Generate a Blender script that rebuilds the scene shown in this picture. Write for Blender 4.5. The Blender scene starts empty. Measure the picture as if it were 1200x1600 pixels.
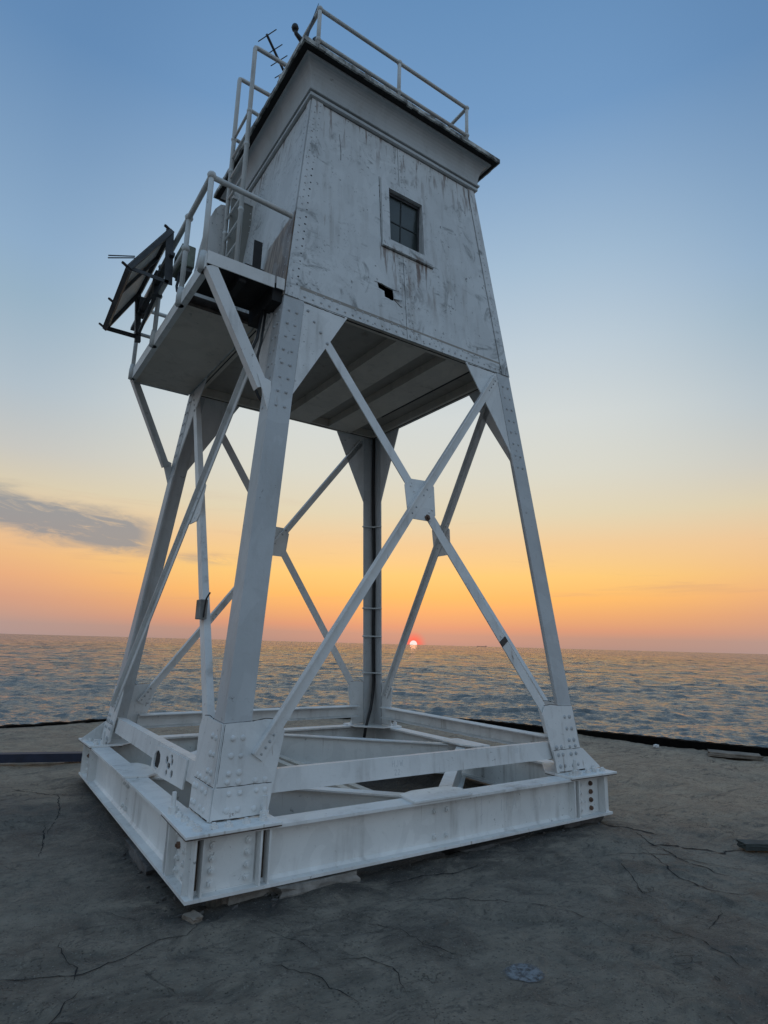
import bpy, bmesh, math, random
import numpy as np
from mathutils import Vector, Matrix
from mathutils.geometry import tessellate_polygon

rnd = random.Random(7)
C = bpy.context.scene.collection
sc = bpy.context.scene
R = math.radians
PI = math.pi

# ------------------------------------------------------------------ camera
cam = bpy.data.cameras.new('camera'); cam_o = bpy.data.objects.new('camera', cam); C.objects.link(cam_o)
cam.sensor_fit = 'HORIZONTAL'; cam.sensor_width = 36; cam.lens = 939.68 / 1200 * 36
cam.clip_start = 0.05; cam.clip_end = 200000
YAW, PITCH, ROLL = 0.977509, 0.215714, 0.0268253
fw = Vector((math.cos(YAW) * math.cos(PITCH), math.sin(YAW) * math.cos(PITCH), math.sin(PITCH)))
r0 = Vector((math.sin(YAW), -math.cos(YAW), 0)); u0 = r0.cross(fw)
rr = r0 * math.cos(ROLL) + u0 * math.sin(ROLL); uu = -r0 * math.sin(ROLL) + u0 * math.cos(ROLL)
m3 = Matrix((rr, uu, -fw)).transposed()
cam_o.matrix_world = Matrix.Translation((-3.29579, -5.88004, 1.51880)) @ m3.to_4x4()
sc.camera = cam_o

# ------------------------------------------------------------------ view / world / sun
sc.view_settings.view_transform = 'Standard'; sc.view_settings.look = 'None'
sc.view_settings.exposure = 0; sc.view_settings.gamma = 1
sc.view_settings.use_curve_mapping = False
sc.render.engine = 'CYCLES'
sc.cycles.use_denoising = True
sc.cycles.max_bounces = 6; sc.cycles.diffuse_bounces = 3; sc.cycles.glossy_bounces = 3
SUN_AZ = R(52.94)

def lin(c):
    return tuple(((x / 255) / 12.92 if x / 255 <= 0.04045 else ((x / 255 + 0.055) / 1.055) ** 2.4) for x in c)

class NT:
    def __init__(s, nt): s.t = nt; s.n = nt.nodes; s.l = nt.links
    def add(s, typ, **kw):
        n = s.n.new(typ)
        for k, v in kw.items(): setattr(n, k, v)
        return n
    def set(s, sock, v):
        if isinstance(v, bpy.types.NodeSocket): s.l.new(v, sock)
        else: sock.default_value = v
    def math(s, op, a, b=None, c=None, clamp=False):
        n = s.add('ShaderNodeMath', operation=op); n.use_clamp = clamp
        for i, v in enumerate((a, b, c)):
            if v is not None: s.set(n.inputs[i], v)
        return n.outputs[0]
    def mix(s, f, a, b, bt='MIX'):
        n = s.add('ShaderNodeMix', data_type='RGBA', blend_type=bt)
        s.set(n.inputs[0], f); s.set(n.inputs[6], a); s.set(n.inputs[7], b)
        return n.outputs[2]
    def ss(s, v, a, b, o0=0.0, o1=1.0):
        n = s.add('ShaderNodeMapRange', interpolation_type='SMOOTHSTEP')
        s.set(n.inputs[0], v); n.inputs[1].default_value = a; n.inputs[2].default_value = b
        n.inputs[3].default_value = o0; n.inputs[4].default_value = o1
        return n.outputs[0]
    def lr(s, v, a, b, o0=0.0, o1=1.0):
        n = s.add('ShaderNodeMapRange'); n.clamp = True
        s.set(n.inputs[0], v); n.inputs[1].default_value = a; n.inputs[2].default_value = b
        n.inputs[3].default_value = o0; n.inputs[4].default_value = o1
        return n.outputs[0]
    def mapv(s, v, scale, loc=(0, 0, 0)):
        n = s.add('ShaderNodeMapping'); s.l.new(v, n.inputs[0])
        n.inputs['Scale'].default_value = scale; n.inputs['Location'].default_value = loc
        return n.outputs[0]
    def noise(s, v, scale=1.0, detail=4.0, rough=0.55, dist=0.0):
        n = s.add('ShaderNodeTexNoise'); s.l.new(v, n.inputs['Vector'])
        n.inputs['Scale'].default_value = scale; n.inputs['Detail'].default_value = detail
        n.inputs['Roughness'].default_value = rough; n.inputs['Distortion'].default_value = dist
        return n.outputs[0]
    def comb(s, x, y, z):
        n = s.add('ShaderNodeCombineXYZ')
        for i, v in enumerate((x, y, z)): s.set(n.inputs[i], v)
        return n.outputs[0]
    def ramp(s, f, stops):
        n = s.add('ShaderNodeValToRGB'); cr = n.color_ramp
        while len(cr.elements) < len(stops): cr.elements.new(0.5)
        for e, (p, c) in zip(cr.elements, stops): e.position = p; e.color = (*c, 1)
        s.l.new(f, n.inputs[0]); return n.outputs[0]

def build_world():
    w = bpy.data.worlds.new('World'); sc.world = w; w.use_nodes = True
    N = NT(w.node_tree); N.n.clear()
    tc = N.add('ShaderNodeTexCoord'); d = tc.outputs['Generated']
    sep = N.add('ShaderNodeSeparateXYZ'); N.l.new(d, sep.inputs[0])
    x, y, z = sep.outputs
    el = N.math('MULTIPLY', N.math('ARCSINE', z), 180 / PI)                 # degrees
    elp = N.math('MAXIMUM', el, 0.0)
    p = N.math('SQRT', N.math('DIVIDE', elp, 90.0))
    P = lambda e: math.sqrt(max(e, 0) / 90)
    az = N.math('MULTIPLY', N.math('ARCTAN2', y, x), 180 / PI)
    hl = N.math('SQRT', N.math('ADD', N.math('MULTIPLY', x, x), N.math('ADD', N.math('MULTIPLY', y, y), 1e-6)))
    cosd = N.math('DIVIDE', N.math('ADD', N.math('MULTIPLY', x, math.cos(SUN_AZ)), N.math('MULTIPLY', y, math.sin(SUN_AZ))), hl)
    sun = [(0, (172, 142, 132)), (.9, (186, 147, 131)), (1.6, (213, 152, 123)), (3.0, (238, 171, 113)), (4.4, (254, 188, 106)),
           (6.4, (253, 203, 121)), (9.3, (242, 204, 152)), (12.1, (227, 213, 181)), (16, (219, 217, 203)), (21, (212, 217, 215)),
           (27, (193, 207, 217)), (34, (165, 190, 212)), (45, (116, 155, 197)), (53, (101, 142, 186)), (90, (92, 131, 174))]
    side = [(0, (174, 150, 146)), (.9, (181, 152, 144)), (3, (214, 159, 132)), (4.8, (233, 173, 129)), (6.4, (238, 185, 132)),
            (9, (236, 196, 152)), (12, (219, 205, 176)), (15, (200, 199, 193)), (20, (178, 192, 202)), (27, (152, 178, 198)), (31, (142, 172, 201)),
            (45, (100, 139, 182)), (53, (92, 131, 175)), (90, (90, 129, 173))]
    back = [(0, (150, 150, 160)), (4, (168, 168, 178)), (10, (180, 188, 200)), (20, (176, 198, 216)), (35, (166, 196, 224)),
            (55, (140, 176, 214)), (90, (92, 127, 172))]
    f = lambda L: [(P(e), lin(c)) for e, c in L]
    c1 = N.ramp(p, f(sun)); c2 = N.ramp(p, f(side)); c3 = N.ramp(p, f(back))
    m12 = N.ss(cosd, 0.80, 0.985)
    m3_ = N.ss(cosd, 0.72, -0.35)
    col = N.mix(m12, c2, c1)
    col = N.mix(m3_, col, c3)
    # thin streaks of high cloud, laid out by compass direction and height
    v = N.comb(N.math('MULTIPLY', az, 0.045), N.math('MULTIPLY', el, 0.62), 0.0)
    n1 = N.noise(v, 1.0, 6, 0.6, 0.6)
    low = N.math('MULTIPLY', N.ss(el, 1.5, 5.0), N.ss(el, 16.0, 8.0))
    col = N.mix(N.math('MULTIPLY', N.math('MULTIPLY', N.ss(n1, .56, .74), low), 0.30), col, (*lin((196, 150, 130)), 1))
    # the slate-blue cloud bank to the right of north
    line = N.math('ADD', 8.45, N.math('MULTIPLY', N.math('SUBTRACT', az, 77.0), 0.12))
    line = N.math('MINIMUM', line, 10.4)
    v2 = N.comb(N.math('MULTIPLY', az, 0.22), N.math('MULTIPLY', el, 0.85), 3.0)
    n2 = N.noise(v2, 1.0, 8, 0.62, 0.8)
    dd = N.math('DIVIDE', N.math('SUBTRACT', el, N.math('ADD', line, N.math('MULTIPLY', N.math('SUBTRACT', n2, .5), 2.6))), 1.6)
    g = N.math('POWER', 2.718, N.math('MULTIPLY', N.math('MULTIPLY', dd, dd), -1.0))
    gz = N.math('MULTIPLY', N.ss(g, .05, .85), N.math('MULTIPLY', N.ss(az, 75.2, 79.5), N.ss(az, 150.0, 110.0)))
    v3 = N.comb(N.math('MULTIPLY', az, 0.30), N.math('ADD', N.math('MULTIPLY', el, 1.5), N.math('MULTIPLY', az, -.16)), 1.0)
    n3 = N.noise(v3, 1.0, 6, 0.65, 0.5)
    cm = N.math('MULTIPLY', N.math('MULTIPLY', gz, N.ss(n3, .10, .55)), 1.15, clamp=True)
    d2 = N.math('DIVIDE', N.math('SUBTRACT', el, 7.15), 0.42)
    a2 = N.math('DIVIDE', N.math('SUBTRACT', az, 72.6), 2.6)
    g2 = N.math('POWER', 2.718, N.math('MULTIPLY', N.math('ADD', N.math('MULTIPLY', d2, d2), N.math('MULTIPLY', a2, a2)), -1.0))
    cm2 = N.math('MULTIPLY', N.math('MULTIPLY', g2, N.ss(n3, .35, .6)), 0.6)
    col = N.mix(N.math('MULTIPLY', N.math('MAXIMUM', cm, cm2), 0.80), col, (*lin((128, 138, 150)), 1))
    # red glow close round the sun
    sd = (math.cos(SUN_AZ), math.sin(SUN_AZ), 0.001)
    dot = N.add('ShaderNodeVectorMath', operation='DOT_PRODUCT'); N.l.new(d, dot.inputs[0]); dot.inputs[1].default_value = sd
    ang = N.math('MULTIPLY', N.math('ARCCOSINE', N.math('MINIMUM', dot.outputs['Value'], 1.0)), 180 / PI)
    gl = N.math('MULTIPLY', N.ss(ang, 1.35, 0.25), 0.85)
    col = N.mix(gl, col, (*lin((252, 92, 84)), 1))
    # physical dusk sky adds its own share
    sky = N.add('ShaderNodeTexSky', sky_type='NISHITA'); sky.sun_disc = False
    sky.sun_elevation = R(0.6); sky.sun_rotation = PI / 2 - SUN_AZ; sky.air_density = 1; sky.dust_density = 1.0; sky.ozone_density = 1.5
    bg1 = N.add('ShaderNodeBackground'); N.l.new(col, bg1.inputs[0]); bg1.inputs[1].default_value = 0.98
    bg2 = N.add('ShaderNodeBackground'); N.l.new(sky.outputs[0], bg2.inputs[0]); bg2.inputs[1].default_value = 0.012
    ad = N.add('ShaderNodeAddShader'); N.l.new(bg1.outputs[0], ad.inputs[0]); N.l.new(bg2.outputs[0], ad.inputs[1])
    out = N.add('ShaderNodeOutputWorld'); N.l.new(ad.outputs[0], out.inputs[0])
build_world()

sl = bpy.data.lights.new('sun', 'SUN'); sl.energy = 0.001; sl.angle = R(0.6); sl.color = (1.0, 0.42, 0.24)
so = bpy.data.objects.new('sun_light', sl); C.objects.link(so)
sdir = Vector((math.cos(SUN_AZ) * math.cos(R(1.0)), math.sin(SUN_AZ) * math.cos(R(1.0)), math.sin(R(1.0))))
so.rotation_euler = sdir.to_track_quat('Z', 'Y').to_euler()

# ------------------------------------------------------------------ materials
def new_mat(name):
    m = bpy.data.materials.new(name); m.use_nodes = True
    N = NT(m.node_tree); N.n.clear()
    b = N.add('ShaderNodeBsdfPrincipled'); o = N.add('ShaderNodeOutputMaterial'); N.l.new(b.outputs[0], o.inputs[0])
    g = N.add('ShaderNodeNewGeometry')
    return m, N, b, g.outputs['Position'], o

def bump(N, b, h, strength, dist):
    n = N.add('ShaderNodeBump'); n.inputs['Strength'].default_value = strength; n.inputs['Distance'].default_value = dist
    N.l.new(h, n.inputs['Height']); N.l.new(n.outputs[0], b.inputs['Normal'])

def paint(name, base=(.72, .73, .72), grime=(.33, .31, .28), gamt=.45, rust=.5, rough=.5, wall=False, stain=False):
    m, N, b, pos, o = new_mat(name)
    sx = N.add('ShaderNodeSeparateXYZ'); N.l.new(pos, sx.inputs[0]); X, Y, Z = sx.outputs
    big = N.noise(pos, 1.3, 6, .6, .4)
    streak = N.noise(N.mapv(pos, (9, 9, .9)), 1.0, 5, .6, .3)
    fine = N.noise(pos, 34, 4, .6)
    col = N.mix(N.ss(big, .35, .7), (*base, 1), tuple(x * .88 for x in base) + (1,))
    gm = N.math('MULTIPLY', N.ss(streak, .50, .74), N.ss(big, .38, .66))
    col = N.mix(N.math('MULTIPLY', gm, gamt), col, (*grime, 1))
    col = N.mix(N.math('MULTIPLY', N.ss(fine, .60, .72), .25 * gamt), col, (*grime, 1))
    if wall:
        # long vertical weather streaks, smudged patches of mildew, and rust runs below the cornice and the window
        s1 = N.noise(N.mapv(pos, (3.3, 3.3, 2.2)), 1.0, 8, .68, 1.5)
        s2 = N.noise(N.mapv(pos, (1.5, 1.5, 1.7), (4, 2, 7)), 1.0, 6, .62, .9)
        mk = N.math('MULTIPLY', N.ss(s1, .52, .68), N.ss(s2, .455, .56))
        col = N.mix(N.math('MULTIPLY', mk, .85), col, (.13, .13, .118, 1))
        s5 = N.noise(N.mapv(pos, (2.6, 2.6, 8.5), (9, 1, 3)), 1.0, 7, .66, 1.3)
        s6 = N.noise(N.mapv(pos, (1.9, 1.9, 1.9), (1, 8, 5)), 1.0, 4, .6, .6)
        col = N.mix(N.math('MULTIPLY', N.math('MULTIPLY', N.ss(s5, .54, .68), N.ss(s6, .50, .62)), .75), col, (.13, .135, .125, 1))
        s7 = N.noise(N.mapv(pos, (9, 9, 4.2), (2, 2, 9)), 1.0, 6, .68, 1.2)
        col = N.mix(N.math('MULTIPLY', N.math('MULTIPLY', N.ss(s7, .60, .70), N.ss(s6, .40, .58)), .8), col, (.07, .07, .065, 1))
        # run-off soot down the plate edges
        ed = N.math('SUBTRACT', N.math('SUBTRACT', 1.88146, N.math('MULTIPLY', Z, .108416)), N.math('ABSOLUTE', X))
        em = N.math('MULTIPLY', N.math('MULTIPLY', N.ss(ed, .42, .14), N.ss(Z, 5.7, 5.0)), N.ss(s1, .47, .62))
        col = N.mix(N.math('MULTIPLY', em, .6), col, (.13, .13, .12, 1))
        sd_ = N.math('ABSOLUTE', N.math('ADD', X, -.02))
        sm = N.math('MULTIPLY', N.ss(sd_, .34, .10), N.math('MULTIPLY', N.ss(s1, .45, .60), N.ss(s7, .40, .60)))
        col = N.mix(N.math('MULTIPLY', sm, .55), col, (.15, .135, .12, 1))
        s4 = N.noise(N.mapv(pos, (16, 16, .6), (1, 5, 2)), 1.0, 4, .55, .1)
        top = N.ss(Z, 6.35, 7.05)
        mid = N.math('MULTIPLY', N.math('MULTIPLY', N.ss(Z, 4.75, 5.5), N.ss(Z, 5.62, 5.55)),
                     N.math('MULTIPLY', N.ss(X, -.42, -.30), N.ss(X, .46, .34)))
        rm = N.math('MULTIPLY', N.ss(s4, .545, .64), N.math('MAXIMUM', top, N.math('MULTIPLY', mid, 1.0)))
        col = N.mix(N.math('MULTIPLY', rm, .85), col, (.13, .065, .035, 1))
        s3 = N.noise(N.mapv(pos, (20, 20, 14), (3, 3, 3)), 1.0, 3, .6)
        col = N.mix(N.math('MULTIPLY', N.ss(s3, .66, .72), .75), col, (.09, .085, .08, 1))
    if stain:
        nn = N.noise(N.mapv(pos, (3, 3, 3)), 1.0, 6, .65, .6)
        edge = N.math('SUBTRACT', N.math('SUBTRACT', 5.50, N.math('MULTIPLY', N.math('ADD', Y, 1.18), .10)), Z)
        edge = N.math('ADD', edge, N.math('MULTIPLY', N.math('SUBTRACT', nn, .5), .10))
        st = N.math('MULTIPLY', N.ss(edge, 0.0, .05), N.ss(N.math('ADD', Y, N.math('MULTIPLY', N.math('SUBTRACT', nn, .5), .2)), -.60, -.70))
        v = N.noise(N.mapv(pos, (8, 14, 1.6)), 1.0, 6, .65, .9)
        bc = N.mix(N.ss(v, .35, .66), (.10, .052, .028, 1), (.33, .24, .165, 1))
        col = N.mix(N.math('MULTIPLY', st, .93), col, bc)
    # touched-up patches, flaked chips and thin rust runs
    pt = N.noise(N.mapv(pos, (3.1, 3.1, 2.3), (7, 3, 1)), 1.0, 3, .45, 1.2)
    col = N.mix(N.math('MULTIPLY', N.ss(pt, .50, .53), .22), col, tuple(x * .70 for x in base) + (1,))
    ch = N.noise(pos, 19, 7, .72, .5); cl = N.noise(pos, 1.4, 3, .5)
    chm = N.math('MULTIPLY', N.ss(ch, .63, .655), N.ss(cl, .46, .58))
    col = N.mix(N.math('MULTIPLY', chm, .55 * gamt / .5), col, (.15, .14, .13, 1))
    rn = N.noise(N.mapv(pos, (34, 34, 1.3), (5, 1, 4)), 1.0, 3, .5, .15)
    rnm = N.math('MULTIPLY', N.ss(rn, .66, .75), N.ss(N.noise(pos, 1.8, 2, .5), .50, .62))
    col = N.mix(N.math('MULTIPLY', rnm, .55), col, (.20, .125, .075, 1))
    # rust freckles
    r1 = N.noise(pos, 11, 6, .68, .3); r2 = N.noise(pos, 2.1, 3, .5)
    rmask = N.math('MULTIPLY', N.ss(r1, .665, .72), N.ss(r2, .48, .62))
    col = N.mix(N.math('MULTIPLY', rmask, rust), col, (.10, .05, .03, 1))
    N.l.new(col, b.inputs['Base Color'])
    b.inputs['Roughness'].default_value = rough; b.inputs['Specular IOR Level'].default_value = .35
    h = N.math('ADD', N.noise(pos, 5.0, 5, .6), N.math('MULTIPLY', fine, .25))
    bump(N, b, h, .35, .012)
    return m

def plain(name, col, rough=.6, metal=0.0, var=.3, bstr=.3):
    m, N, b, pos, o = new_mat(name)
    n = N.noise(pos, 7, 6, .65, .4)
    c = N.mix(N.ss(n, .3, .7), tuple(x * (1 - var) for x in col) + (1,), tuple(min(1, x * (1 + var)) for x in col) + (1,))
    N.l.new(c, b.inputs['Base Color']); b.inputs['Roughness'].default_value = rough; b.inputs['Metallic'].default_value = metal
    bump(N, b, N.noise(pos, 30, 4, .6), bstr, .01)
    return m

M = {}
M['paint'] = paint('weathered_white_paint', base=(.74, .735, .71), gamt=.65, rust=.8)
M['leg'] = paint('leg_paint', base=(.72, .72, .70), gamt=.8, rust=.7)
M['shaft'] = paint('darkened_leg_paint', base=(.50, .515, .515), gamt=.8, rust=.7)  # shafts dirtier and greyer, with local tonal darkening put into the colour
M['beam'] = paint('beam_paint', base=(.79, .79, .765), gamt=.65, rust=.8)
M['wall'] = paint('wall_paint', base=(.64, .65, .64), gamt=.65, rust=.55, wall=True)
M['wall_left'] = paint('stained_wall_paint', base=(.60, .61, .60), gamt=.7, rust=.5, wall=True, stain=True)
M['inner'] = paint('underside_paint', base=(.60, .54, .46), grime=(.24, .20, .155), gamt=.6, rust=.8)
M['innerdark'] = paint('dark_floor_paint', base=(.33, .30, .26), grime=(.14, .12, .095), gamt=.7, rust=.9)  # floor bays coloured darker than the joists below them
M['cornice'] = paint('cornice_paint', base=(.48, .50, .50), grime=(.32, .30, .27), gamt=.5, rust=.2)
M['rail'] = paint('rail_paint', base=(.58, .59, .57), grime=(.25, .22, .19), gamt=.8, rust=1.0)
M['soot'] = plain('blackened_steel', (.013, .012, .011), .8)
M['rust'] = plain('rusty_steel', (.13, .075, .05), .85, var=.55)
M['roofedge'] = plain('tarred_roof_edge', (.34, .34, .32), .8, var=.8)
M['dark'] = plain('dark_grey_steel', (.045, .048, .052), .55, var=.4)
M['rubber'] = plain('black_cable', (.012, .012, .013), .5, var=.2, bstr=.1)
M['panelback'] = plain('solar_backsheet', (.74, .72, .67), .7, var=.1, bstr=.05)
M['cells'] = plain('solar_cells', (.01, .013, .03), .15, var=.2, bstr=.0)
M['gap'] = plain('dark_brown_steel', (.085, .062, .048), .9, var=.6)
M['doorgrey'] = paint('door_grey', base=(.25, .245, .22), grime=(.12, .10, .085), gamt=.7, rust=.6)
M['boxgrey'] = plain('dirty_grey_box', (.17, .165, .155), .7, var=.4)
M['plate'] = plain('greenish_plate', (.045, .055, .05), .8, var=.4)
M['olive'] = plain('olive_box_paint', (.16, .18, .14), .6)
M['navy'] = plain('navy_painted_steel', (.012, .018, .04), .6)
M['curb'] = plain('black_edge', (.006, .0055, .005), 1.0); M['curb'].node_tree.nodes['Principled BSDF'].inputs['Specular IOR Level'].default_value = .05
M['chip'] = plain('broken_concrete', (.22, .20, .175), .9, var=.35, bstr=.8)
M['chipmid'] = plain('weathered_concrete', (.20, .165, .13), .9, var=.3, bstr=.8)
M['chipdark'] = plain('dark_concrete', (.09, .085, .08), .9, var=.4, bstr=.8)  # darkest concrete tone, for footings, rubble and the pier wall
M['crack'] = plain('crack_dirt', (.010, .010, .010), .95)
M['white'] = plain('white_scrap', (.7, .7, .68), .6)
M['ship'] = plain('far_ship_paint', (.30, .18, .16), .8)
M['tape'] = plain('black_tape', (.012, .012, .014), .45)

def mat_glass():
    m, N, b, pos, o = new_mat('window_glass')
    n = N.noise(pos, 3, 3, .5)
    c = N.mix(N.ss(n, .3, .7), (.012, .018, .018, 1), (.03, .04, .038, 1))
    N.l.new(c, b.inputs['Base Color'])
    b.inputs['Roughness'].default_value = .22; b.inputs['IOR'].default_value = 1.5
    bump(N, b, N.noise(pos, 3.5, 3, .5), .25, .03)
    return m
M['glass'] = mat_glass(); M['muntin'] = plain('dim_muntin', (.020, .026, .027), .7)

def mat_deck():
    m, N, b, pos, o = new_mat('worn_concrete')
    sx = N.add('ShaderNodeSeparateXYZ'); N.l.new(pos, sx.inputs[0]); X, Y, Z = sx.outputs
    w = N.noise(pos, .9, 5, .6, .5)
    big = N.noise(pos, .55, 6, .62, .8); med = N.noise(pos, 2.6, 7, .66, 1.0); fine = N.noise(pos, 26, 6, .7); gr = N.noise(pos, 120, 3, .6)
    trow = N.noise(N.mapv(pos, (2.0, 6.5, 1)), 1.0, 6, .62, 1.6)
    # seaward half painted paler: a drier pour plus the sheen of a grazing view
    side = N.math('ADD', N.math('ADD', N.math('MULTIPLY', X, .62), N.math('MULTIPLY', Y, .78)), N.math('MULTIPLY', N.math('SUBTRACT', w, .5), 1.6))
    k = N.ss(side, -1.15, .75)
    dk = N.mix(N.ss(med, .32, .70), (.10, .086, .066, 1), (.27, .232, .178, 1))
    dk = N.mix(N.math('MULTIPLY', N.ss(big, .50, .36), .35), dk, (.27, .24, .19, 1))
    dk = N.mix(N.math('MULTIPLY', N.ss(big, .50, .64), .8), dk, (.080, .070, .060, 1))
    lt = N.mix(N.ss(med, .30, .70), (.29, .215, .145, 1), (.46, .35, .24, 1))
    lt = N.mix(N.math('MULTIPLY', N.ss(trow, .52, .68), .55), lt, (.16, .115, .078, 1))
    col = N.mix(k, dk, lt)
    col = N.mix(N.math('MULTIPLY', N.ss(trow, .55, .70), .35), col, (.04, .04, .04, 1))
    # soil and the shadowed pit under the frame, darkened in the colour
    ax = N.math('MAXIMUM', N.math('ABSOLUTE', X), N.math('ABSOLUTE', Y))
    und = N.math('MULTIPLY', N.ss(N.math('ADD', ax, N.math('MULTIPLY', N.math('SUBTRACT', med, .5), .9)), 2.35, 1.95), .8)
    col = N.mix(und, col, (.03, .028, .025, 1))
    col = N.mix(N.math('MULTIPLY', N.ss(fine, .52, .68), .45), col, (.028, .027, .025, 1))
    v8 = N.noise(N.mapv(pos, (5.5, 9.0, 1)), 1.0, 8, .72, 2.2)
    col = N.mix(N.math('MULTIPLY', N.ss(v8, .55, .66), .55), col, (.026, .026, .026, 1))
    col = N.mix(N.math('MULTIPLY', N.ss(v8, .44, .34), .30), col, (.22, .20, .165, 1))
    col = N.mix(N.math('MULTIPLY', N.ss(gr, .56, .70), .30), col, (.26, .24, .21, 1))
    vo = N.add('ShaderNodeTexVoronoi', feature='F1'); N.l.new(pos, vo.inputs['Vector']); vo.inputs['Scale'].default_value = 62
    sepc = N.add('ShaderNodeSeparateColor'); N.l.new(vo.outputs['Color'], sepc.inputs[0])
    dotm = N.math('MULTIPLY', N.ss(vo.outputs['Distance'], .30, .20), N.ss(sepc.outputs[0], .72, .80))
    col = N.mix(N.math('MULTIPLY', dotm, .45), col, (.36, .33, .29, 1))
    pit = N.math('MULTIPLY', N.ss(vo.outputs['Distance'], .34, .22), N.ss(sepc.outputs[1], .78, .84))
    col = N.mix(N.math('MULTIPLY', pit, .55), col, (.018, .017, .016, 1))
    # hairline crazing
    cn = N.noise(pos, .8, 5, .55, 1.2)
    cr = N.math('ABSOLUTE', N.math('SUBTRACT', cn, .5))
    crm = N.math('MULTIPLY', N.ss(cr, .004, .0008), N.ss(big, .50, .58))
    cn2 = N.noise(pos, 1.9, 4, .5, 1.8)
    crm2 = N.math('MULTIPLY', N.ss(N.math('ABSOLUTE', N.math('SUBTRACT', cn2, .47)), .005, .001), N.ss(w, .52, .60))
    crm = N.math('MAXIMUM', crm, N.math('MULTIPLY', crm2, .8))
    col = N.mix(N.math('MULTIPLY', crm, .6), col, (.012, .012, .012, 1))
    N.l.new(col, b.inputs['Base Color'])
    N.l.new(N.lr(med, .3, .7, .62, .88), b.inputs['Roughness'])
    h = N.math('ADD', N.math('MULTIPLY', med, .5), N.math('ADD', N.math('MULTIPLY', fine, .32), N.math('ADD', N.math('MULTIPLY', gr, .16), N.math('MULTIPLY', trow, .5))))
    h = N.math('SUBTRACT', N.math('ADD', h, N.math('MULTIPLY', v8, -.45)), N.math('MULTIPLY', N.math('MAXIMUM', crm, pit), .5))
    bump(N, b, h, 1.0, .06)
    return m
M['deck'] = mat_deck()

def mat_water():
    m, N, b, pos, o = new_mat('lake_water')
    b.inputs['Base Color'].default_value = (.12, .125, .115, 1)
    b.inputs['IOR'].default_value = 1.65
    g = N.add('ShaderNodeVectorMath', operation='LENGTH'); N.l.new(pos, g.inputs[0]); dist = g.outputs['Value']
    b.inputs['Roughness'].default_value = .13
    sx = N.add('ShaderNodeSeparateXYZ'); N.l.new(pos, sx.inputs[0]); cw, sw = math.cos(R(232)), math.sin(R(232))
    wa = N.math('ADD', N.math('MULTIPLY', sx.outputs[0], cw), N.math('MULTIPLY', sx.outputs[1], sw))
    wb = N.math('MULTIPLY', N.math('SUBTRACT', N.math('MULTIPLY', sx.outputs[1], cw), N.math('MULTIPLY', sx.outputs[0], sw)), .60)   # crests run long across the wind
    pos = N.comb(wa, wb, 0.0)
    h = N.math('MULTIPLY', N.math('MULTIPLY', N.noise(N.mapv(pos, (4.2, 4.2, 4.2)), 1.0, 4, .62, .5), N.ss(dist, 150, 45)), .12)
    for sc_, am, d0, d1, d2, d3 in ((1.4, .50, 14, 40, 160, 320), (.36, 3.6, 40, 110, 500, 900), (.12, 16.0, 130, 330, 1100, 2200), (.034, 70.0, 500, 1200, 4000, 8000), (.008, 220.0, 2000, 5000, 30000, 60000)):
        n_ = N.noise(N.mapv(pos, (sc_, sc_, sc_), (sc_ * 31, 7, 0)), 1.0, 4, .58, .5)
        w_ = N.math('MULTIPLY', N.ss(dist, d0, d1), N.ss(dist, d3, d2))
        h = N.math('ADD', h, N.math('MULTIPLY', N.math('MULTIPLY', n_, w_), am))
    bump(N, b, h, 1.0, 1.0)
    return m
M['water'] = mat_water()

def mat_sun():
    m = bpy.data.materials.new('sun_surface'); m.use_nodes = True
    N = NT(m.node_tree); N.n.clear()
    e = N.add('ShaderNodeEmission'); e.inputs[0].default_value = (1, .84, .78, 1); e.inputs[1].default_value = 1.0
    o = N.add('ShaderNodeOutputMaterial'); N.l.new(e.outputs[0], o.inputs[0]); return m
M['sun'] = mat_sun()

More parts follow.
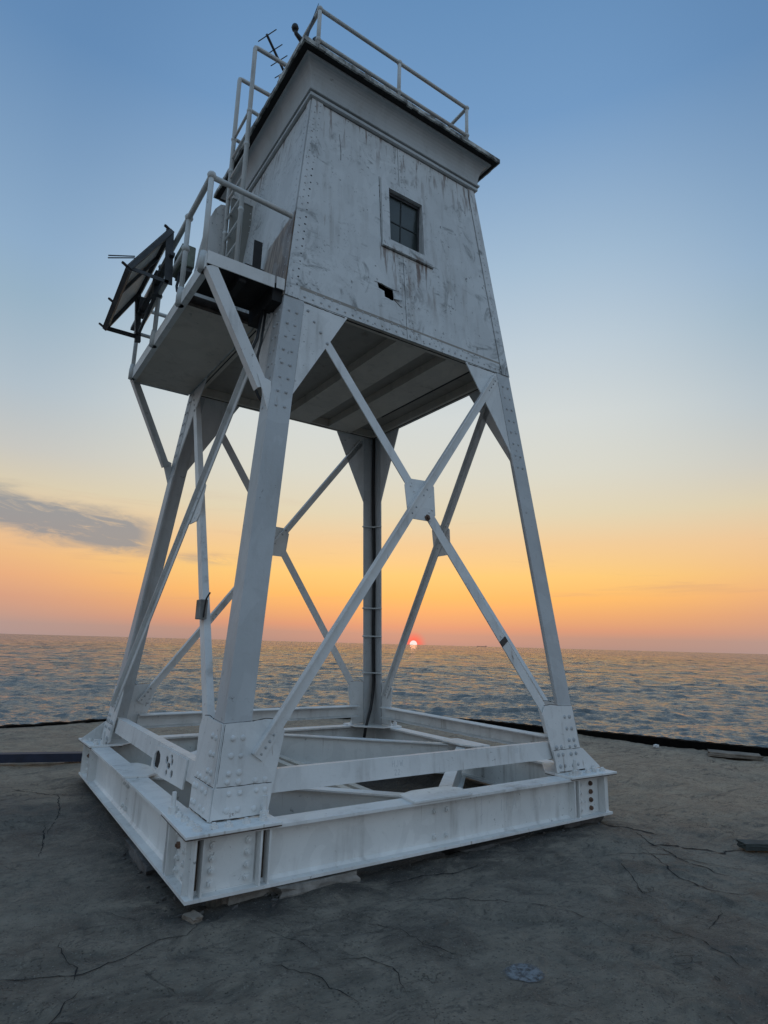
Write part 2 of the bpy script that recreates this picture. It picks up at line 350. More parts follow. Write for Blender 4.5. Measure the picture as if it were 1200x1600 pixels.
# ------------------------------------------------------------------ mesh helpers
class MB:
    def __init__(s): s.v = []; s.f = []
    def mesh(s, name, mat, smooth=False):
        me = bpy.data.meshes.new(name); me.from_pydata([tuple(v) for v in s.v], [], s.f); me.update()
        me.materials.append(mat)
        if smooth: me.shade_smooth()
        return me
    def add(s, vs, fs):
        b = len(s.v); s.v += [Vector(v) for v in vs]; s.f += [[i + b for i in f] for f in fs]
    def hexa(s, a, b):      # two quads (4 points each), a below b
        s.add(list(a) + list(b), [(3, 2, 1, 0), (4, 5, 6, 7), (0, 1, 5, 4), (1, 2, 6, 5), (2, 3, 7, 6), (3, 0, 4, 7)])
    def box(s, x0, x1, y0, y1, z0, z1):
        s.hexa([(x0, y0, z0), (x1, y0, z0), (x1, y1, z0), (x0, y1, z0)], [(x0, y0, z1), (x1, y0, z1), (x1, y1, z1), (x0, y1, z1)])
    def obox(s, c, ax, ay, az_, hx, hy, hz):
        c = Vector(c); ax = Vector(ax).normalized() * hx; ay = Vector(ay).normalized() * hy; az_ = Vector(az_).normalized() * hz
        q = [c - ax - ay, c + ax - ay, c + ax + ay, c - ax + ay]
        s.hexa([p - az_ for p in q], [p + az_ for p in q])
    def prism(s, poly, d, holes=()):   # 3-D polygon extruded by vector d, with holes
        d = Vector(d); loops = [[Vector(p) for p in poly]] + [[Vector(p) for p in h] for h in holes]
        flat = [p for l in loops for p in l]; n = len(flat)
        tris = tessellate_polygon(loops)
        nrm = Vector((0, 0, 0))
        for i in range(len(poly)): nrm += loops[0][i].cross(loops[0][(i + 1) % len(poly)])
        up = nrm.dot(d) > 0
        fs = []
        for t in tris:
            a, b, c = t; tn = (flat[b] - flat[a]).cross(flat[c] - flat[a])
            if tn.dot(d) > 0: fs += [(c, b, a), (a + n, b + n, c + n)]
            else: fs += [(a, b, c), (c + n, b + n, a + n)]
        o = 0
        for li, l in enumerate(loops):
            k = len(l)
            for i in range(k):
                a, b = o + i, o + (i + 1) % k
                fs.append((a, b, b + n, a + n) if up else (b, a, a + n, b + n))
            o += k
        s.add(flat + [p + d for p in flat], fs)
    def beam(s, p0, p1, w, h, up=(0, 0, 1), prof=None):
        p0, p1 = Vector(p0), Vector(p1); t = (p1 - p0).normalized(); up = Vector(up)
        a = t.cross(up).normalized(); b = a.cross(t).normalized()
        if prof is None: prof = [(-w / 2, -h / 2), (w / 2, -h / 2), (w / 2, h / 2), (-w / 2, h / 2)]
        s.prism([p0 + a * x + b * y for x, y in prof], p1 - p0)
    def ibeam(s, p0, p1, w, h, tf, tw):
        W, H, T, q = w / 2, h / 2, tf, tw / 2
        s.beam(p0, p1, 0, 0, prof=[(-W, -H), (W, -H), (W, -H + T), (q, -H + T), (q, H - T), (W, H - T), (W, H), (-W, H), (-W, H - T), (-q, H - T), (-q, -H + T), (-W, -H + T)])
    def tube(s, pts, r, n=8, closed=False, cap=True):
        pts = [Vector(p) for p in pts]; rings = []
        prev = None
        for i, p in enumerate(pts):
            t = (pts[min(i + 1, len(pts) - 1)] - pts[max(i - 1, 0)]).normalized()
            if prev is None:
                a = t.orthogonal().normalized()
            else:
                a = (prev - t * prev.dot(t)).normalized()
            prev = a; b = t.cross(a)
            ri = r[i] if isinstance(r, (list, tuple)) else r
            rings.append([p + (a * math.cos(2 * PI * k / n) + b * math.sin(2 * PI * k / n)) * ri for k in range(n)])
        base = len(s.v); s.v += [v for q in rings for v in q]
        for i in range(len(rings) - 1):
            for k in range(n):
                a = base + i * n + k; b_ = base + i * n + (k + 1) % n
                s.f.append([a, b_, b_ + n, a + n])
        if cap:
            s.f.append([base + k for k in reversed(range(n))]); e = base + (len(rings) - 1) * n
            s.f.append([e + k for k in range(n)])
    def dome(s, p, nrm, r, h, n=6):
        p = Vector(p); nrm = Vector(nrm).normalized(); a = nrm.orthogonal().normalized(); b = nrm.cross(a)
        if n == 6: q_ = rnd.uniform(.78, 1.08); r *= q_; h *= rnd.uniform(.6, 1.05); p = p + a * rnd.uniform(-.002, .002) + b * rnd.uniform(-.002, .002)
        vs = []
        for rr_, hh in ((r, -0.2 * h), (r * .8, h * .62)):
            vs += [p + (a * math.cos(2 * PI * k / n) + b * math.sin(2 * PI * k / n)) * rr_ + nrm * hh for k in range(n)]
        vs.append(p + nrm * h)
        fs = [(k, (k + 1) % n, n + (k + 1) % n, n + k) for k in range(n)] + [(n + k, n + (k + 1) % n, 2 * n) for k in range(n)]
        s.add(vs, fs)
    def nut(s, p, nrm, r, h, stud=0.0, rot=0.0):
        p = Vector(p); nrm = Vector(nrm).normalized(); a = nrm.orthogonal().normalized(); b = nrm.cross(a)
        def cyl(rad, h0, h1, n, o):
            q = [p + (a * math.cos(2 * PI * k / n + o) + b * math.sin(2 * PI * k / n + o)) * rad for k in range(n)]
            s.add([v + nrm * h0 for v in q] + [v + nrm * h1 for v in q],
                  [tuple(range(n, 2 * n))] + [(k, (k + 1) % n, n + (k + 1) % n, n + k) for k in range(n)])
        cyl(r, -.004, h, 6, rot)
        if stud: cyl(r * .5, h * .9, h + stud, 6, 0)

def obj(name, mb, mat=None, parent=None, k=0, kind=None, label=None, smooth=False):
    me = mb if isinstance(mb, bpy.types.Mesh) else mb.mesh(name, mat, smooth)
    o = bpy.data.objects.new(name, me); C.objects.link(o)
    if parent is not None: o.parent = parent
    if k: o.rotation_euler.z = k * PI / 2
    if kind: o['kind'] = kind
    if label: o['label'] = label
    return o

def bevel_mesh(me, w):
    bm = bmesh.new(); bm.from_mesh(me); bmesh.ops.remove_doubles(bm, verts=bm.verts, dist=1e-5)
    es = [e for e in bm.edges if len(e.link_faces) == 2 and e.calc_face_angle(0) > .5]
    bmesh.ops.bevel(bm, geom=es, offset=w, segments=1, affect='EDGES', clamp_overlap=True)
    bm.to_mesh(me); bm.free()

def tag(o, label, cat, group=None):
    o['label'] = label; o['category'] = cat
    if group: o['group'] = group
    return o

def thing(name, label, cat, loc=(0, 0, 0), group=None):
    o = bpy.data.objects.new(name, None); C.objects.link(o); o.location = loc; o.empty_display_size = .2
    return tag(o, label, cat, group)

# ------------------------------------------------------------------ terrain: pier deck, its edge, the lake
def vnoise(x, y, seed):
    xi = np.floor(x).astype(np.int64); yi = np.floor(y).astype(np.int64); fx = x - xi; fy = y - yi
    fx = fx * fx * fx * (fx * (fx * 6 - 15) + 10); fy = fy * fy * fy * (fy * (fy * 6 - 15) + 10)
    def hsh(a, b):
        h = (a * 374761393 + b * 668265263 + seed * 1442695041) & 0xffffffff
        h = ((h ^ (h >> 13)) * 1274126177) & 0xffffffff
        return ((h ^ (h >> 16)) & 0xffff) / 65535.0
    return (hsh(xi, yi) * (1 - fx) + hsh(xi + 1, yi) * fx) * (1 - fy) + (hsh(xi, yi + 1) * (1 - fx) + hsh(xi + 1, yi + 1) * fx) * fy
def fbm(x, y, sc_, oct_, seed, gain=.5):
    t = 0; a = 1; tot = 0
    for i in range(oct_):
        t = t + a * vnoise(x * sc_ * 2 ** i + 13.7 * i, y * sc_ * 2 ** i + 7.1 * i, seed + i); tot += a; a *= gain
    return t / tot
def ground_h(x, y):
    x = np.asarray(x, float); y = np.asarray(y, float)
    wx = x + .6 * (fbm(x, y, .9, 3, 31) - .5); wy = y + .6 * (fbm(x, y, .9, 3, 47) - .5)
    h = -.062 + .05 * (fbm(wx, wy, .45, 3, 3) - .5)
    t = fbm(wx, wy * 1.6, .75, 4, 11) * 9.0          # overlapping thin pours leave low ledges
    fl = np.floor(t); fr = t - fl
    h = h + .011 * ((fl + np.clip((fr - .5) * 7 + .5, 0, 1)) - 4.5)
    rid = 1 - np.abs(2 * fbm(wx, wy, 1.7, 4, 23) - 1)
    h = h - .010 * np.clip((rid - .82) / .18, 0, 1)
    h = h + .016 * (fbm(wx, wy, 3.4, 5, 5, .6) - .5)
    m = np.maximum(np.abs(x), np.abs(y))
    h = np.where(m < 2.3, np.minimum(h, -.05) - .13 * np.clip((1.95 - m) / .25, 0, 1), h)
    return h
def gz(x, y): return float(ground_h(np.array([x]), np.array([y]))[0])

EDGE = [(8.3, -3.6), (7.55, -.98), (6.99, .15), (6.42, 1.81), (5.58, 3.68), (4.55, 4.95), (3.26, 5.94), (1.3, 6.7), (-.9, 7.05), (-2.6, 6.76),
        (-4.6, 6.1), (-6.4, 4.7), (-7.8, 2.6), (-8.6, 0), (-9.2, -4), (-9.5, -9), (-6, -12.5), (0, -13.5), (6, -12), (8.6, -8)]

def inside(x, y):
    r = np.zeros(x.shape, bool); n = len(EDGE)
    for i in range(n):
        (xa, ya), (xb, yb) = EDGE[i], EDGE[(i + 1) % n]
        c = ((ya > y) != (yb > y)) & (x < (xb - xa) * (y - ya) / (yb - ya + 1e-12) + xa)
        r ^= c
    return r

def grid_lines(lo, hi, f0, f1, fine, coarse):
    L = [f0]
    while L[-1] < f1: L.append(L[-1] + fine)
    a = L[0]; st = fine; left = []
    while a > lo: st = min(st * 1.06, coarse); a -= st; left.append(a)
    b = L[-1]; st = fine
    while b < hi: st = min(st * 1.06, coarse); b += st; L.append(b)
    return np.array(left[::-1] + L)

def grid_mesh(name, X, Y, Z, keep, mat, flip=False):
    ny, nx = X.shape
    idx = np.arange(nx * ny).reshape(ny, nx)
    q = np.stack([idx[:-1, :-1], idx[:-1, 1:], idx[1:, 1:], idx[1:, :-1]], -1).reshape(-1, 4)
    if flip: q = q[:, ::-1].copy()
    if keep is not None:
        kk = keep.reshape(-1); q = q[kk[q].all(1)]
    used = np.unique(q); mp = np.full(nx * ny, -1); mp[used] = np.arange(len(used)); q = mp[q]
    co = np.stack([X.ravel()[used], Y.ravel()[used], Z.ravel()[used]], -1)
    me = bpy.data.meshes.new(name); me.vertices.add(len(co)); me.vertices.foreach_set('co', co.astype(np.float32).ravel())
    me.loops.add(q.size); me.loops.foreach_set('vertex_index', q.astype(np.int32).ravel())
    me.polygons.add(len(q)); me.polygons.foreach_set('loop_start', (np.arange(len(q)) * 4).astype(np.int32))
    me.polygons.foreach_set('use_smooth', np.ones(len(q), bool))
    me.update(calc_edges=True); me.materials.append(mat); return me

gx = grid_lines(-9.6, 9.0, -3.4, 2.2, .014, .07); gy = grid_lines(-13.6, 7.3, -4.9, -1.6, .014, .07)
GX, GY = np.meshgrid(gx, gy)
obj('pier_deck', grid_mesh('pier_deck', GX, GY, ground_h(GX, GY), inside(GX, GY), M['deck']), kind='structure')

side = MB(); curb = MB()
ne = len(EDGE)
for i in range(ne):
    (xa, ya), (xb, yb) = EDGE[i], EDGE[(i + 1) % ne]
    ia = Vector((xa, ya, 0)) * .988; ib = Vector((xb, yb, 0)) * .988; oa = Vector((xa, ya, 0)) * 1.012; ob = Vector((xb, yb, 0)) * 1.012
    side.hexa([ia + Vector((0, 0, -4.6)), ib + Vector((0, 0, -4.6)), ob + Vector((0, 0, -4.6)), oa + Vector((0, 0, -4.6))],
              [ia + Vector((0, 0, -.10)), ib + Vector((0, 0, -.10)), ob + Vector((0, 0, -.10)), oa + Vector((0, 0, -.10))])
    nseg = max(3, int((ib - ia).length / .07))
    for j in range(nseg):
        ta, tb = j / nseg, (j + 1) / nseg
        pa, pb, qa, qb = ia.lerp(ib, ta), ia.lerp(ib, tb), oa.lerp(ob, ta), oa.lerp(ob, tb)
        def top(v):
            k_ = max(0, min(1, (v.x + 1.5) / 6.0)); return -.03 + .085 * k_ + .008 * math.sin(v.x * 9.1 + v.y * 5.3) + .006 * math.sin(v.x * 27.3 - v.y * 19.1)
        curb.hexa([pa + Vector((0, 0, -.14)), pb + Vector((0, 0, -.14)), qb + Vector((0, 0, -.14)), qa + Vector((0, 0, -.14))],
                  [pa + Vector((0, 0, top(pa))), pb + Vector((0, 0, top(pb))), qb + Vector((0, 0, top(pb))), qa + Vector((0, 0, top(pa)))])
obj('pier_wall', side, M['chipdark'], kind='structure')
obj('pier_edge', curb, M['curb'], kind='structure')

def build_lake():
    a1 = np.linspace(R(14), R(101), 740); a2 = np.linspace(R(101), R(374), 80)[1:]
    A = np.concatenate([a1, a2])
    r = [6.5]
    while r[-1] < 800: r.append(r[-1] * (1 + .0034 + .0032 * min(1, r[-1] / 300)))
    while r[-1] < 70000: r.append(r[-1] * 1.10)
    r = np.array(r); RR, AA = np.meshgrid(r, A, indexing='ij')
    X = RR * np.cos(AA); Y = RR * np.sin(AA); Z = np.zeros_like(X); DX = np.zeros_like(X); DY = np.zeros_like(X)
    rs = np.random.RandomState(4)
    cell = RR * (.0034 + .0032 * np.minimum(1, RR / 300))
    wind = R(232)
    for i in range(90):
        lam = .20 * (2.8 / .20) ** ((i + rs.rand()) / 90.0)
        th = wind + rs.normal(0, .62); k = 2 * PI / lam
        amp = .0064 * min(lam, 1.3) ** .95 * (1 if lam < 2.2 else .9)
        ph = rs.rand() * 2 * PI
        att = np.clip((lam / cell - 2.0) / 2.0, 0, 1)
        arg = k * (X * np.cos(th) + Y * np.sin(th)) + ph + 1.1 * np.sin(.05 * X + i) + 1.1 * np.sin(.06 * Y + 2 * i)
        Z += amp * att * np.cos(arg); q = 1.15
        DX -= q * amp * att * np.sin(arg) * np.cos(th); DY -= q * amp * att * np.sin(arg) * np.sin(th)
    for i in range(30):                                  # longer wind waves that still show far out
        lam = 4.0 * (12.0 / 4.0) ** ((i + rs.rand()) / 30.0)
        th = wind + rs.normal(0, .50); k = 2 * PI / lam; amp = .0040 * lam ** .9; ph = rs.rand() * 2 * PI
        att = np.clip((lam / cell - 1.6) / 1.6, 0, 1)
        arg = k * (X * np.cos(th) + Y * np.sin(th)) + ph + 1.3 * np.sin(.021 * X + i) + 1.3 * np.sin(.019 * Y + 3 * i)
        Z += amp * att * np.cos(arg); DX -= amp * att * np.sin(arg) * np.cos(th); DY -= amp * att * np.sin(arg) * np.sin(th)
    gust = .80 + .45 * fbm(X / 9, Y / 9, 1.0, 3, 77)
    Z *= gust; DX *= gust; DY *= gust
    obj('lake', grid_mesh('lake', X + DX, Y + DY, Z - 3.0, None, M['water'], True), kind='structure')
build_lake()

def build_sun():
    bm = bmesh.new(); bmesh.ops.create_uvsphere(bm, u_segments=32, v_segments=16, radius=120)
    me = bpy.data.meshes.new('sun'); bm.to_mesh(me); bm.free(); me.materials.append(M['sun']); me.shade_smooth()
    o = obj('sun', me, kind='structure'); o.location = (math.cos(SUN_AZ) * 20000, math.sin(SUN_AZ) * 20000, 12)
build_sun()

# ------------------------------------------------------------------ tower frame of reference
S0, K = 1.88146, 0.108416
Z1, Z2 = 4.518, 7.06
s = lambda z: S0 - K * z
NF = Vector((0, -1, K)).normalized()
def FP(u, z, off=0.0): return Vector((u, -s(z), z)) + NF * off        # point on the front (window) face
def rot(v, k):
    x, y, z = v
    for _ in range(k % 4): x, y = -y, x
    return Vector((x, y, z))
def rmb(mb, k):
    o = MB(); o.v = [rot(v, k) for v in mb.v]; o.f = [list(f) for f in mb.f]; return o
def join(*mbs):
    o = MB()
    for m in mbs:
        o.add(m.v, m.f)
    return o
def plate(mb, pts, o0, o1, holes=()):       # polygon (u, z) on the front face between two offsets
    mb.prism([FP(u, z, o0) for u, z in pts], NF * (o1 - o0), [[FP(u, z, o0) for u, z in h] for h in holes])
def cplate(mb, pts, o0, o1, right=False):   # the same measured from the left (or right) corner line
    if right: plate(mb, [(s(z) - c, z) for c, z in reversed(pts)], o0, o1)
    else: plate(mb, [(-s(z) + c, z) for c, z in pts], o0, o1)

T = thing('lighthouse', 'white riveted steel lighthouse cabin on four braced splayed legs on the concrete pier', 'lighthouse')

# ---- base frame: four outer I-beams
def base_beam_mesh():
    mb = MB(); yc = -1.93
    mb.box(-2.02, 1.838, -2.02, -1.84, 0, .020); mb.box(-2.02, 1.838, -2.02, -1.84, .340, .360)
    mb.box(-2.012, 1.918, yc - .008, yc + .008, .020, .340)
    # fillets along the flanges
    for zz, sg in ((.020, 1), (.340, -1)):
        mb.hexa([(-1.98, yc - .028, zz), (1.836, yc - .028, zz), (1.836, yc - .0081, zz), (-1.98, yc - .0081, zz)] if sg > 0 else
                [(-1.98, yc - .0085, zz - .02), (1.836, yc - .0085, zz - .02), (1.836, yc - .0081, zz - .02), (-1.98, yc - .0081, zz - .02)],
                [(-1.98, yc - .0085, zz + .02), (1.836, yc - .0085, zz + .02), (1.836, yc - .0081, zz + .02), (-1.98, yc - .0081, zz + .02)] if sg > 0 else
                [(-1.98, yc - .028, zz), (1.836, yc - .028, zz), (1.836, yc - .0081, zz), (-1.98, yc - .0081, zz)])
    me = mb.mesh('base_beam', M['beam']); bevel_mesh(me, .003); return me
bb_me = base_beam_mesh()
stiff = []
for u, w in ((-1.975, .012), (-1.925, .012), (-1.555, .014), (-1.495, .014)):
    for sg in (1, -1):
        if sg < 0 and u < -1.9: continue
        m_ = MB(); m_.box(sg * u - w / 2, sg * u + w / 2, -2.012, -1.938, .0203, .3397); stiff.append(m_.mesh('stiffener', M['beam']))
splice = []
for sg in (1, -1):
    m_ = MB(); m_.box(min(sg * -1.905, sg * -1.575), max(sg * -1.905, sg * -1.575) - (.075 if sg < 0 else 0), -1.956, -1.9382, .026, .334); me = m_.mesh('splice_plate', M['beam']); bevel_mesh(me, .002); splice.append(me)
gaps = []  # dark brown strips on the web between paired ribs
for ua, ub in ((-1.968, -1.932), (-1.548, -1.503), (1.503, 1.548)):
    m_ = MB(); m_.box(ua, ub, -1.9405, -1.9383, .022, .338); gaps.append(m_.mesh('dark_gap', M['gap']))
bolt_me = MB(); bolt_me.nut((0, 0, 0), (0, -1, 0), .021, .018, .010, .2); bolt_me = bolt_me.mesh('bolt', M['beam'])
rustbolt = bolt_me.copy(); rustbolt.materials.clear(); rustbolt.materials.append(M['rust'])
for k in range(4):
    b = obj('base_beam', bb_me, parent=T, k=k)
    for me in stiff: obj('stiffener', me, parent=b)
    for me in splice: obj('splice_plate', me, parent=b)
    for me in gaps: obj('dark_gap', me, parent=b)
    for sg in (1, -1):
        for u in ((-1.855, -1.625) if sg > 0 else (-1.775, -1.63)):
            for z in (.285, .213, .142, .070):
                me = rustbolt if (k == 0 and sg < 0 and u == -1.775) or rnd.random() < .02 else bolt_me
                o = obj('bolt', me, parent=b); o.location = (sg * u, -1.956, z); o.rotation_euler.y = rnd.uniform(0, 1)
    for u in (-.09, .03):
        for z in (.262, .078):
            o = obj('bolt', bolt_me, parent=b); o.location = (u, -1.938, z); o.rotation_euler.y = rnd.uniform(0, 1)

# ---- corner plates with their nuts and studs
cp = MB(); cp.prism([(-2.06, -2.06, .3603), (-1.43, -2.04, .3603), (-1.43, -1.72, .3603), (-1.72, -1.43, .3603), (-2.04, -1.43, .3603)], (0, 0, .020))
cp_me = cp.mesh('corner_plate', M['beam']); bevel_mesh(cp_me, .003)
rl = MB(); rl.prism([(-2.058, -2.058, .3540), (-1.433, -2.038, .3540), (-1.433, -1.722, .3540), (-1.722, -1.433, .3540), (-2.038, -1.433, .3540)], (0, 0, .0061)); rl_me = rl.mesh('rust_line', M['gap'])
nut_me = MB(); nut_me.nut((0, 0, 0), (0, 0, 1), .026, .020, .012); nut_me = nut_me.mesh('nut', M['paint'])
stud_me = MB(); stud_me.nut((0, 0, 0), (0, 0, 1), .030, .045, .09); stud_me = stud_me.mesh('anchor_stud', M['paint'])
for k in range(4):
    c = obj('corner_plate', cp_me, parent=T, k=k)
    obj('rust_line', rl_me, parent=c)
    for x in (-1.96, -1.87, -1.76, -1.64, -1.52):
        o = obj('nut', nut_me, parent=c); o.location = (x + rnd.uniform(-.01, .01), -1.965 + rnd.uniform(-.012, .012), .3803)
        o = obj('nut', nut_me, parent=c); o.location = (-1.965 + rnd.uniform(-.012, .012), x + .02, .3803)
    for x, y in ((-1.99, -1.53), (-1.50, -1.90)):
        o = obj('anchor_stud', stud_me, parent=c); o.location = (x, y, .3803)

# ---- inner diamond of I-beams, tie plates, centre joist
db = MB(); db.ibeam((.12, -1.79, .175), (1.79, -.12, .175), .11, .34, .014, .012)
db_me = db.mesh('diagonal_beam', M['beam'])
tp = MB(); tp.prism([(-.33, -1.80, .3603), (-.36, -2.035, .3603), (.22, -2.035, .3603), (.26, -1.84, .3603), (.17, -1.74, .3603), (-.17, -1.74, .3603)], (0, 0, .018))
tp_me = tp.mesh('tie_plate', M['beam']); bevel_mesh(tp_me, .002)
kb = MB(); kb.obox((-1.10, -1.78, .25), (1, 0, 0), (0, 1, 0), (0, 0, 1), .006, .05, .08); kb.prism([(-1.2, -1.835, .02), (-1.0, -1.835, .02), (-1.1, -1.60, .02)], (0, 0, .01))
for k in range(4):
    obj('diagonal_beam', db_me, parent=T, k=k); obj('tie_plate', tp_me, parent=T, k=k)
cj = MB()
for x in (-.07, .07): cj.beam((x, -1.7, .10), (x, 1.7, .10), 0, 0, prof=[(-.04, -.06), (.04, -.06), (.04, -.048), (-.028, -.048), (-.028, .048), (.04, .048), (.04, .06), (-.04, .06)])
obj('centre_joist', cj, M['inner'], parent=T)

# ---- legs
def leg_mesh():
    f = MB(); cplate(f, [(0, .38), (.195, .38), (.195, Z1 - .006), (0, Z1 - .006)], -.018, 0)
    g = MB(); cplate(g, [(.0185, .38), (.195, .38), (.195, Z1 - .006), (.0185, Z1 - .006)], -.018, 0, right=True)
    me = join(f, rmb(g, 3)).mesh('leg', M['shaft']); return me
leg_me = leg_mesh()
top_poly = [(.06, 3.30), (.193, 3.30), (.197, 3.56), (.652, 4.514), (.06, 4.514)]
bot_poly = [(.0, .402), (.385, .402), (.448, .90), (.405, .975), (.30, .985), (.20, .972), (0, .965)]
bot_poly_r = [(.0125, .402)] + bot_poly[1:-1] + [(.0125, .965)]
gl_ = MB(); cplate(gl_, top_poly, -.0155, -.0035); gr_ = MB(); cplate(gr_, top_poly, -.0155, -.0035, right=True)
tg_a = gl_.mesh('gusset_plate', M['leg']); tg_b = rmb(gr_, 3).mesh('gusset_plate', M['leg'])
bl_ = MB(); cplate(bl_, bot_poly, .0005, .0125); br_ = MB(); cplate(br_, [(max(c, -.0), z) for c, z in bot_poly], .0005, .0122, right=True)
bg_a = bl_.mesh('boot_plate', M['leg']); bg_b = rmb(br_, 3).mesh('boot_plate', M['leg'])
cl_ = MB(); cplate(cl_, [(-.012, .384), (.375, .384), (.392, .572), (-.012, .572)], .0127, .0235)
cr_ = MB(); cplate(cr_, [(-.012, .384), (.375, .384), (.392, .572), (-.012, .572)], .0127, .0232, right=True)
fin = MB(); cplate(fin, [(.40, .384), (-.235, .384), (-.215, .405), (-.02, .572), (.40, .572)][::-1], .0127, .0232, right=True)
co_a = cl_.mesh('collar_plate', M['leg']); co_b = rmb(cr_, 3).mesh('collar_plate', M['leg']); co_fin = rmb(fin, 3).mesh('collar_plate', M['leg'])
M['rivet'] = paint('shaded_rivet_paint', base=(.44, .45, .45), gamt=.9, rust=.9)  # rivet tone darkened to carry the shadow under each head
RV_R, RV_H = .0215, .015
rivet_me = MB(); rivet_me.dome((0, 0, 0), (0, 0, 1), RV_R, RV_H, 8); rivet_me = rivet_me.mesh('rivet', M['leg'], True)
def rivet_spots_bottom():
    L = []
    for z in (.655, .76, .87): L += [(.075, z), (.145, z)]
    L += [(c, .600) for c in (.07, .15, .27, .34)]
    return L
collar_spots = [(c, z) for z in (.535, .435) for c in (.09, .165, .28, .345)]
upper_rivets = [(c, z) for z in np.arange(3.42, 4.5, .135) for c in (.06, .135)]
diag_rivets = [((-1.16 + (4.43 - z) * .7288) + s(z), z) for z in (4.43, 4.34, 4.25, 4.16)]
for k in range(4):
    L = obj('leg', leg_me, parent=T, k=k)
    for me in (tg_a, tg_b): obj('gusset_plate', me, parent=L)
    for me in (bg_a, bg_b): obj('boot_plate', me, parent=L)
    obj('collar_plate', co_a, parent=L); obj('collar_plate', co_b if k == 0 else co_fin, parent=L)
    for rgt in (False, True):
        mb = MB()
        for c, z in upper_rivets:
            mb.dome(FP((s(z) - c) if rgt else (-s(z) + c), z, 0), NF, .0185, .013)
        for c, z in diag_rivets:
            mb.dome(FP((s(z) - c) if rgt else (-s(z) + c), z, -.0035), NF, .0185, .013)
        spots = [(c, z, .0125) for c, z in rivet_spots_bottom()] + [(c, z, .0235) for c, z in collar_spots]
        if k == 0:
            for c, z, of in spots:
                p = FP((s(z) - c) if rgt else (-s(z) + c), z, of); n = NF.copy()
                if rgt: p = rot(p, 3); n = rot(n, 3)
                o = obj('rivet', rivet_me, parent=L); o.location = p + Vector((rnd.uniform(-.003, .003), rnd.uniform(-.003, .003) if rgt else 0, rnd.uniform(-.004, .004))); o.scale = (rnd.uniform(.85, 1.08),) * 2 + (rnd.uniform(.6, 1.05),); o.rotation_euler = n.to_track_quat('Z', 'Y').to_euler()
        else:
            for c, z, of in spots: mb.dome(FP((s(z) - c) if rgt else (-s(z) + c), z, of), NF, RV_R, RV_H)
        obj('rivets', (rmb(mb, 3) if rgt else mb), M['rivet'], parent=L, kind='stuff', smooth=True)

# ---- rusty joints between the plates; also draws painted shadow lines at the window frame
def seam(parent, pts, off, w, k3=False, seed=0, mat='seam'):
    r = random.Random(seed); mb = MB(); P_ = []
    for i in range(len(pts) - 1):
        a, b = Vector(pts[i]), Vector(pts[i + 1]); n = max(2, int((b - a).length / .03))
        P_ += [a.lerp(b, j / n) for j in range(n)]
    P_.append(Vector(pts[-1])); vs = []; fs = []
    for i, q in enumerate(P_):
        t_ = (P_[min(i + 1, len(P_) - 1)] - P_[max(i - 1, 0)]).normalized(); nn = Vector((-t_.y, t_.x))
        for sg in (-1, 1):
            e = q + nn * sg * w * r.uniform(.25, 1.0); p = FP(e.x, e.y, off); vs.append(rot(p, 3) if k3 else p)
        if i: fs.append((2 * i - 2, 2 * i - 1, 2 * i + 1, 2 * i))
    mb.add(vs, fs); return obj('rust_shadow_line', mb, M[mat], parent)
M['seam'] = plain('joint_rust_shadow', (.028, .022, .018), .9, var=.6)
for L in [o for o in T.children if o.name.startswith('leg')]:
    for rgt in (False, True):
        f = lambda c, z: ((s(z) - c) if rgt else (-s(z) + c), z)
        seam(L, [f(.005, .578), f(.13, .577), f(.26, .579), f(.39, .577)], .0130, .0035, rgt, 1)
        seam(L, [f(.20, .975), f(.30, .989), f(.40, .979)], .0008, .004, rgt, 2)
        seam(L, [f(.0, .968), f(.195, .976)], .0008, .002, rgt, 3)
        seam(L, [f(.004, .60), f(.004, .96)], .0130, .0022, rgt, 4)
        seam(L, [f(.0, .388), f(.18, .387), f(.37, .388)], .0238, .004, rgt, 5)
        seam(L, [f(.005, 4.506), f(.20, 4.506), f(.62, 4.500)], -.0010, .006, rgt, 6)
        seam(L, [f(.1975, 4.48), f(.1975, 4.0), f(.197, 3.62)], -.0030, .0012, rgt, 7)

# ---- diagonal braces, centre gussets, struts
def angle_iron(u0, z0, o0, u1, z1, o1, w, t, fl, outward, upper):
    mb = MB(); p0, p1 = FP(u0, z0, o0), FP(u1, z1, o1); d = (p1 - p0).normalized()
    wd = d.cross(NF).normalized()
    if wd.z < 0: wd = -wd                     # wd points up across the bar
    sg = 1 if outward else -1
    mb.prism([p0 - wd * w / 2, p0 + wd * w / 2, p0 + wd * w / 2 + NF * sg * t, p0 - wd * w / 2 + NF * sg * t], p1 - p0)
    e = wd * (w / 2) if upper else -wd * (w / 2 - t)
    mb.prism([p0 + e + NF * sg * (t + .0002), p0 + e - wd * t + NF * sg * (t + .0002), p0 + e - wd * t + NF * sg * fl, p0 + e + NF * sg * fl], p1 - p0)
    return mb
brA = angle_iron(-1.545, .742, .0135, 1.165, 4.435, .0005, .095, .011, .052, True, True)
brB = angle_iron(1.50, .78, -.0045, -1.16, 4.43, -.0045, .090, .011, .058, False, True)
brA_me = brA.mesh('brace', M['leg']); brB_me = brB.mesh('brace', M['leg'])
xg = MB(); plate(xg, [(-.145, 2.675), (-.105, 2.635), (.115, 2.635), (.175, 2.70), (.180, 2.985), (.125, 3.03), (-.09, 3.02), (-.165, 2.95)], -.0040, .0045)
xg_me = xg.mesh('centre_gusset', M['leg'])
st = MB(); plate(st, [(-1.50, .505), (1.50, .505), (1.50, .655), (-1.50, .655)], -.030, -.020)
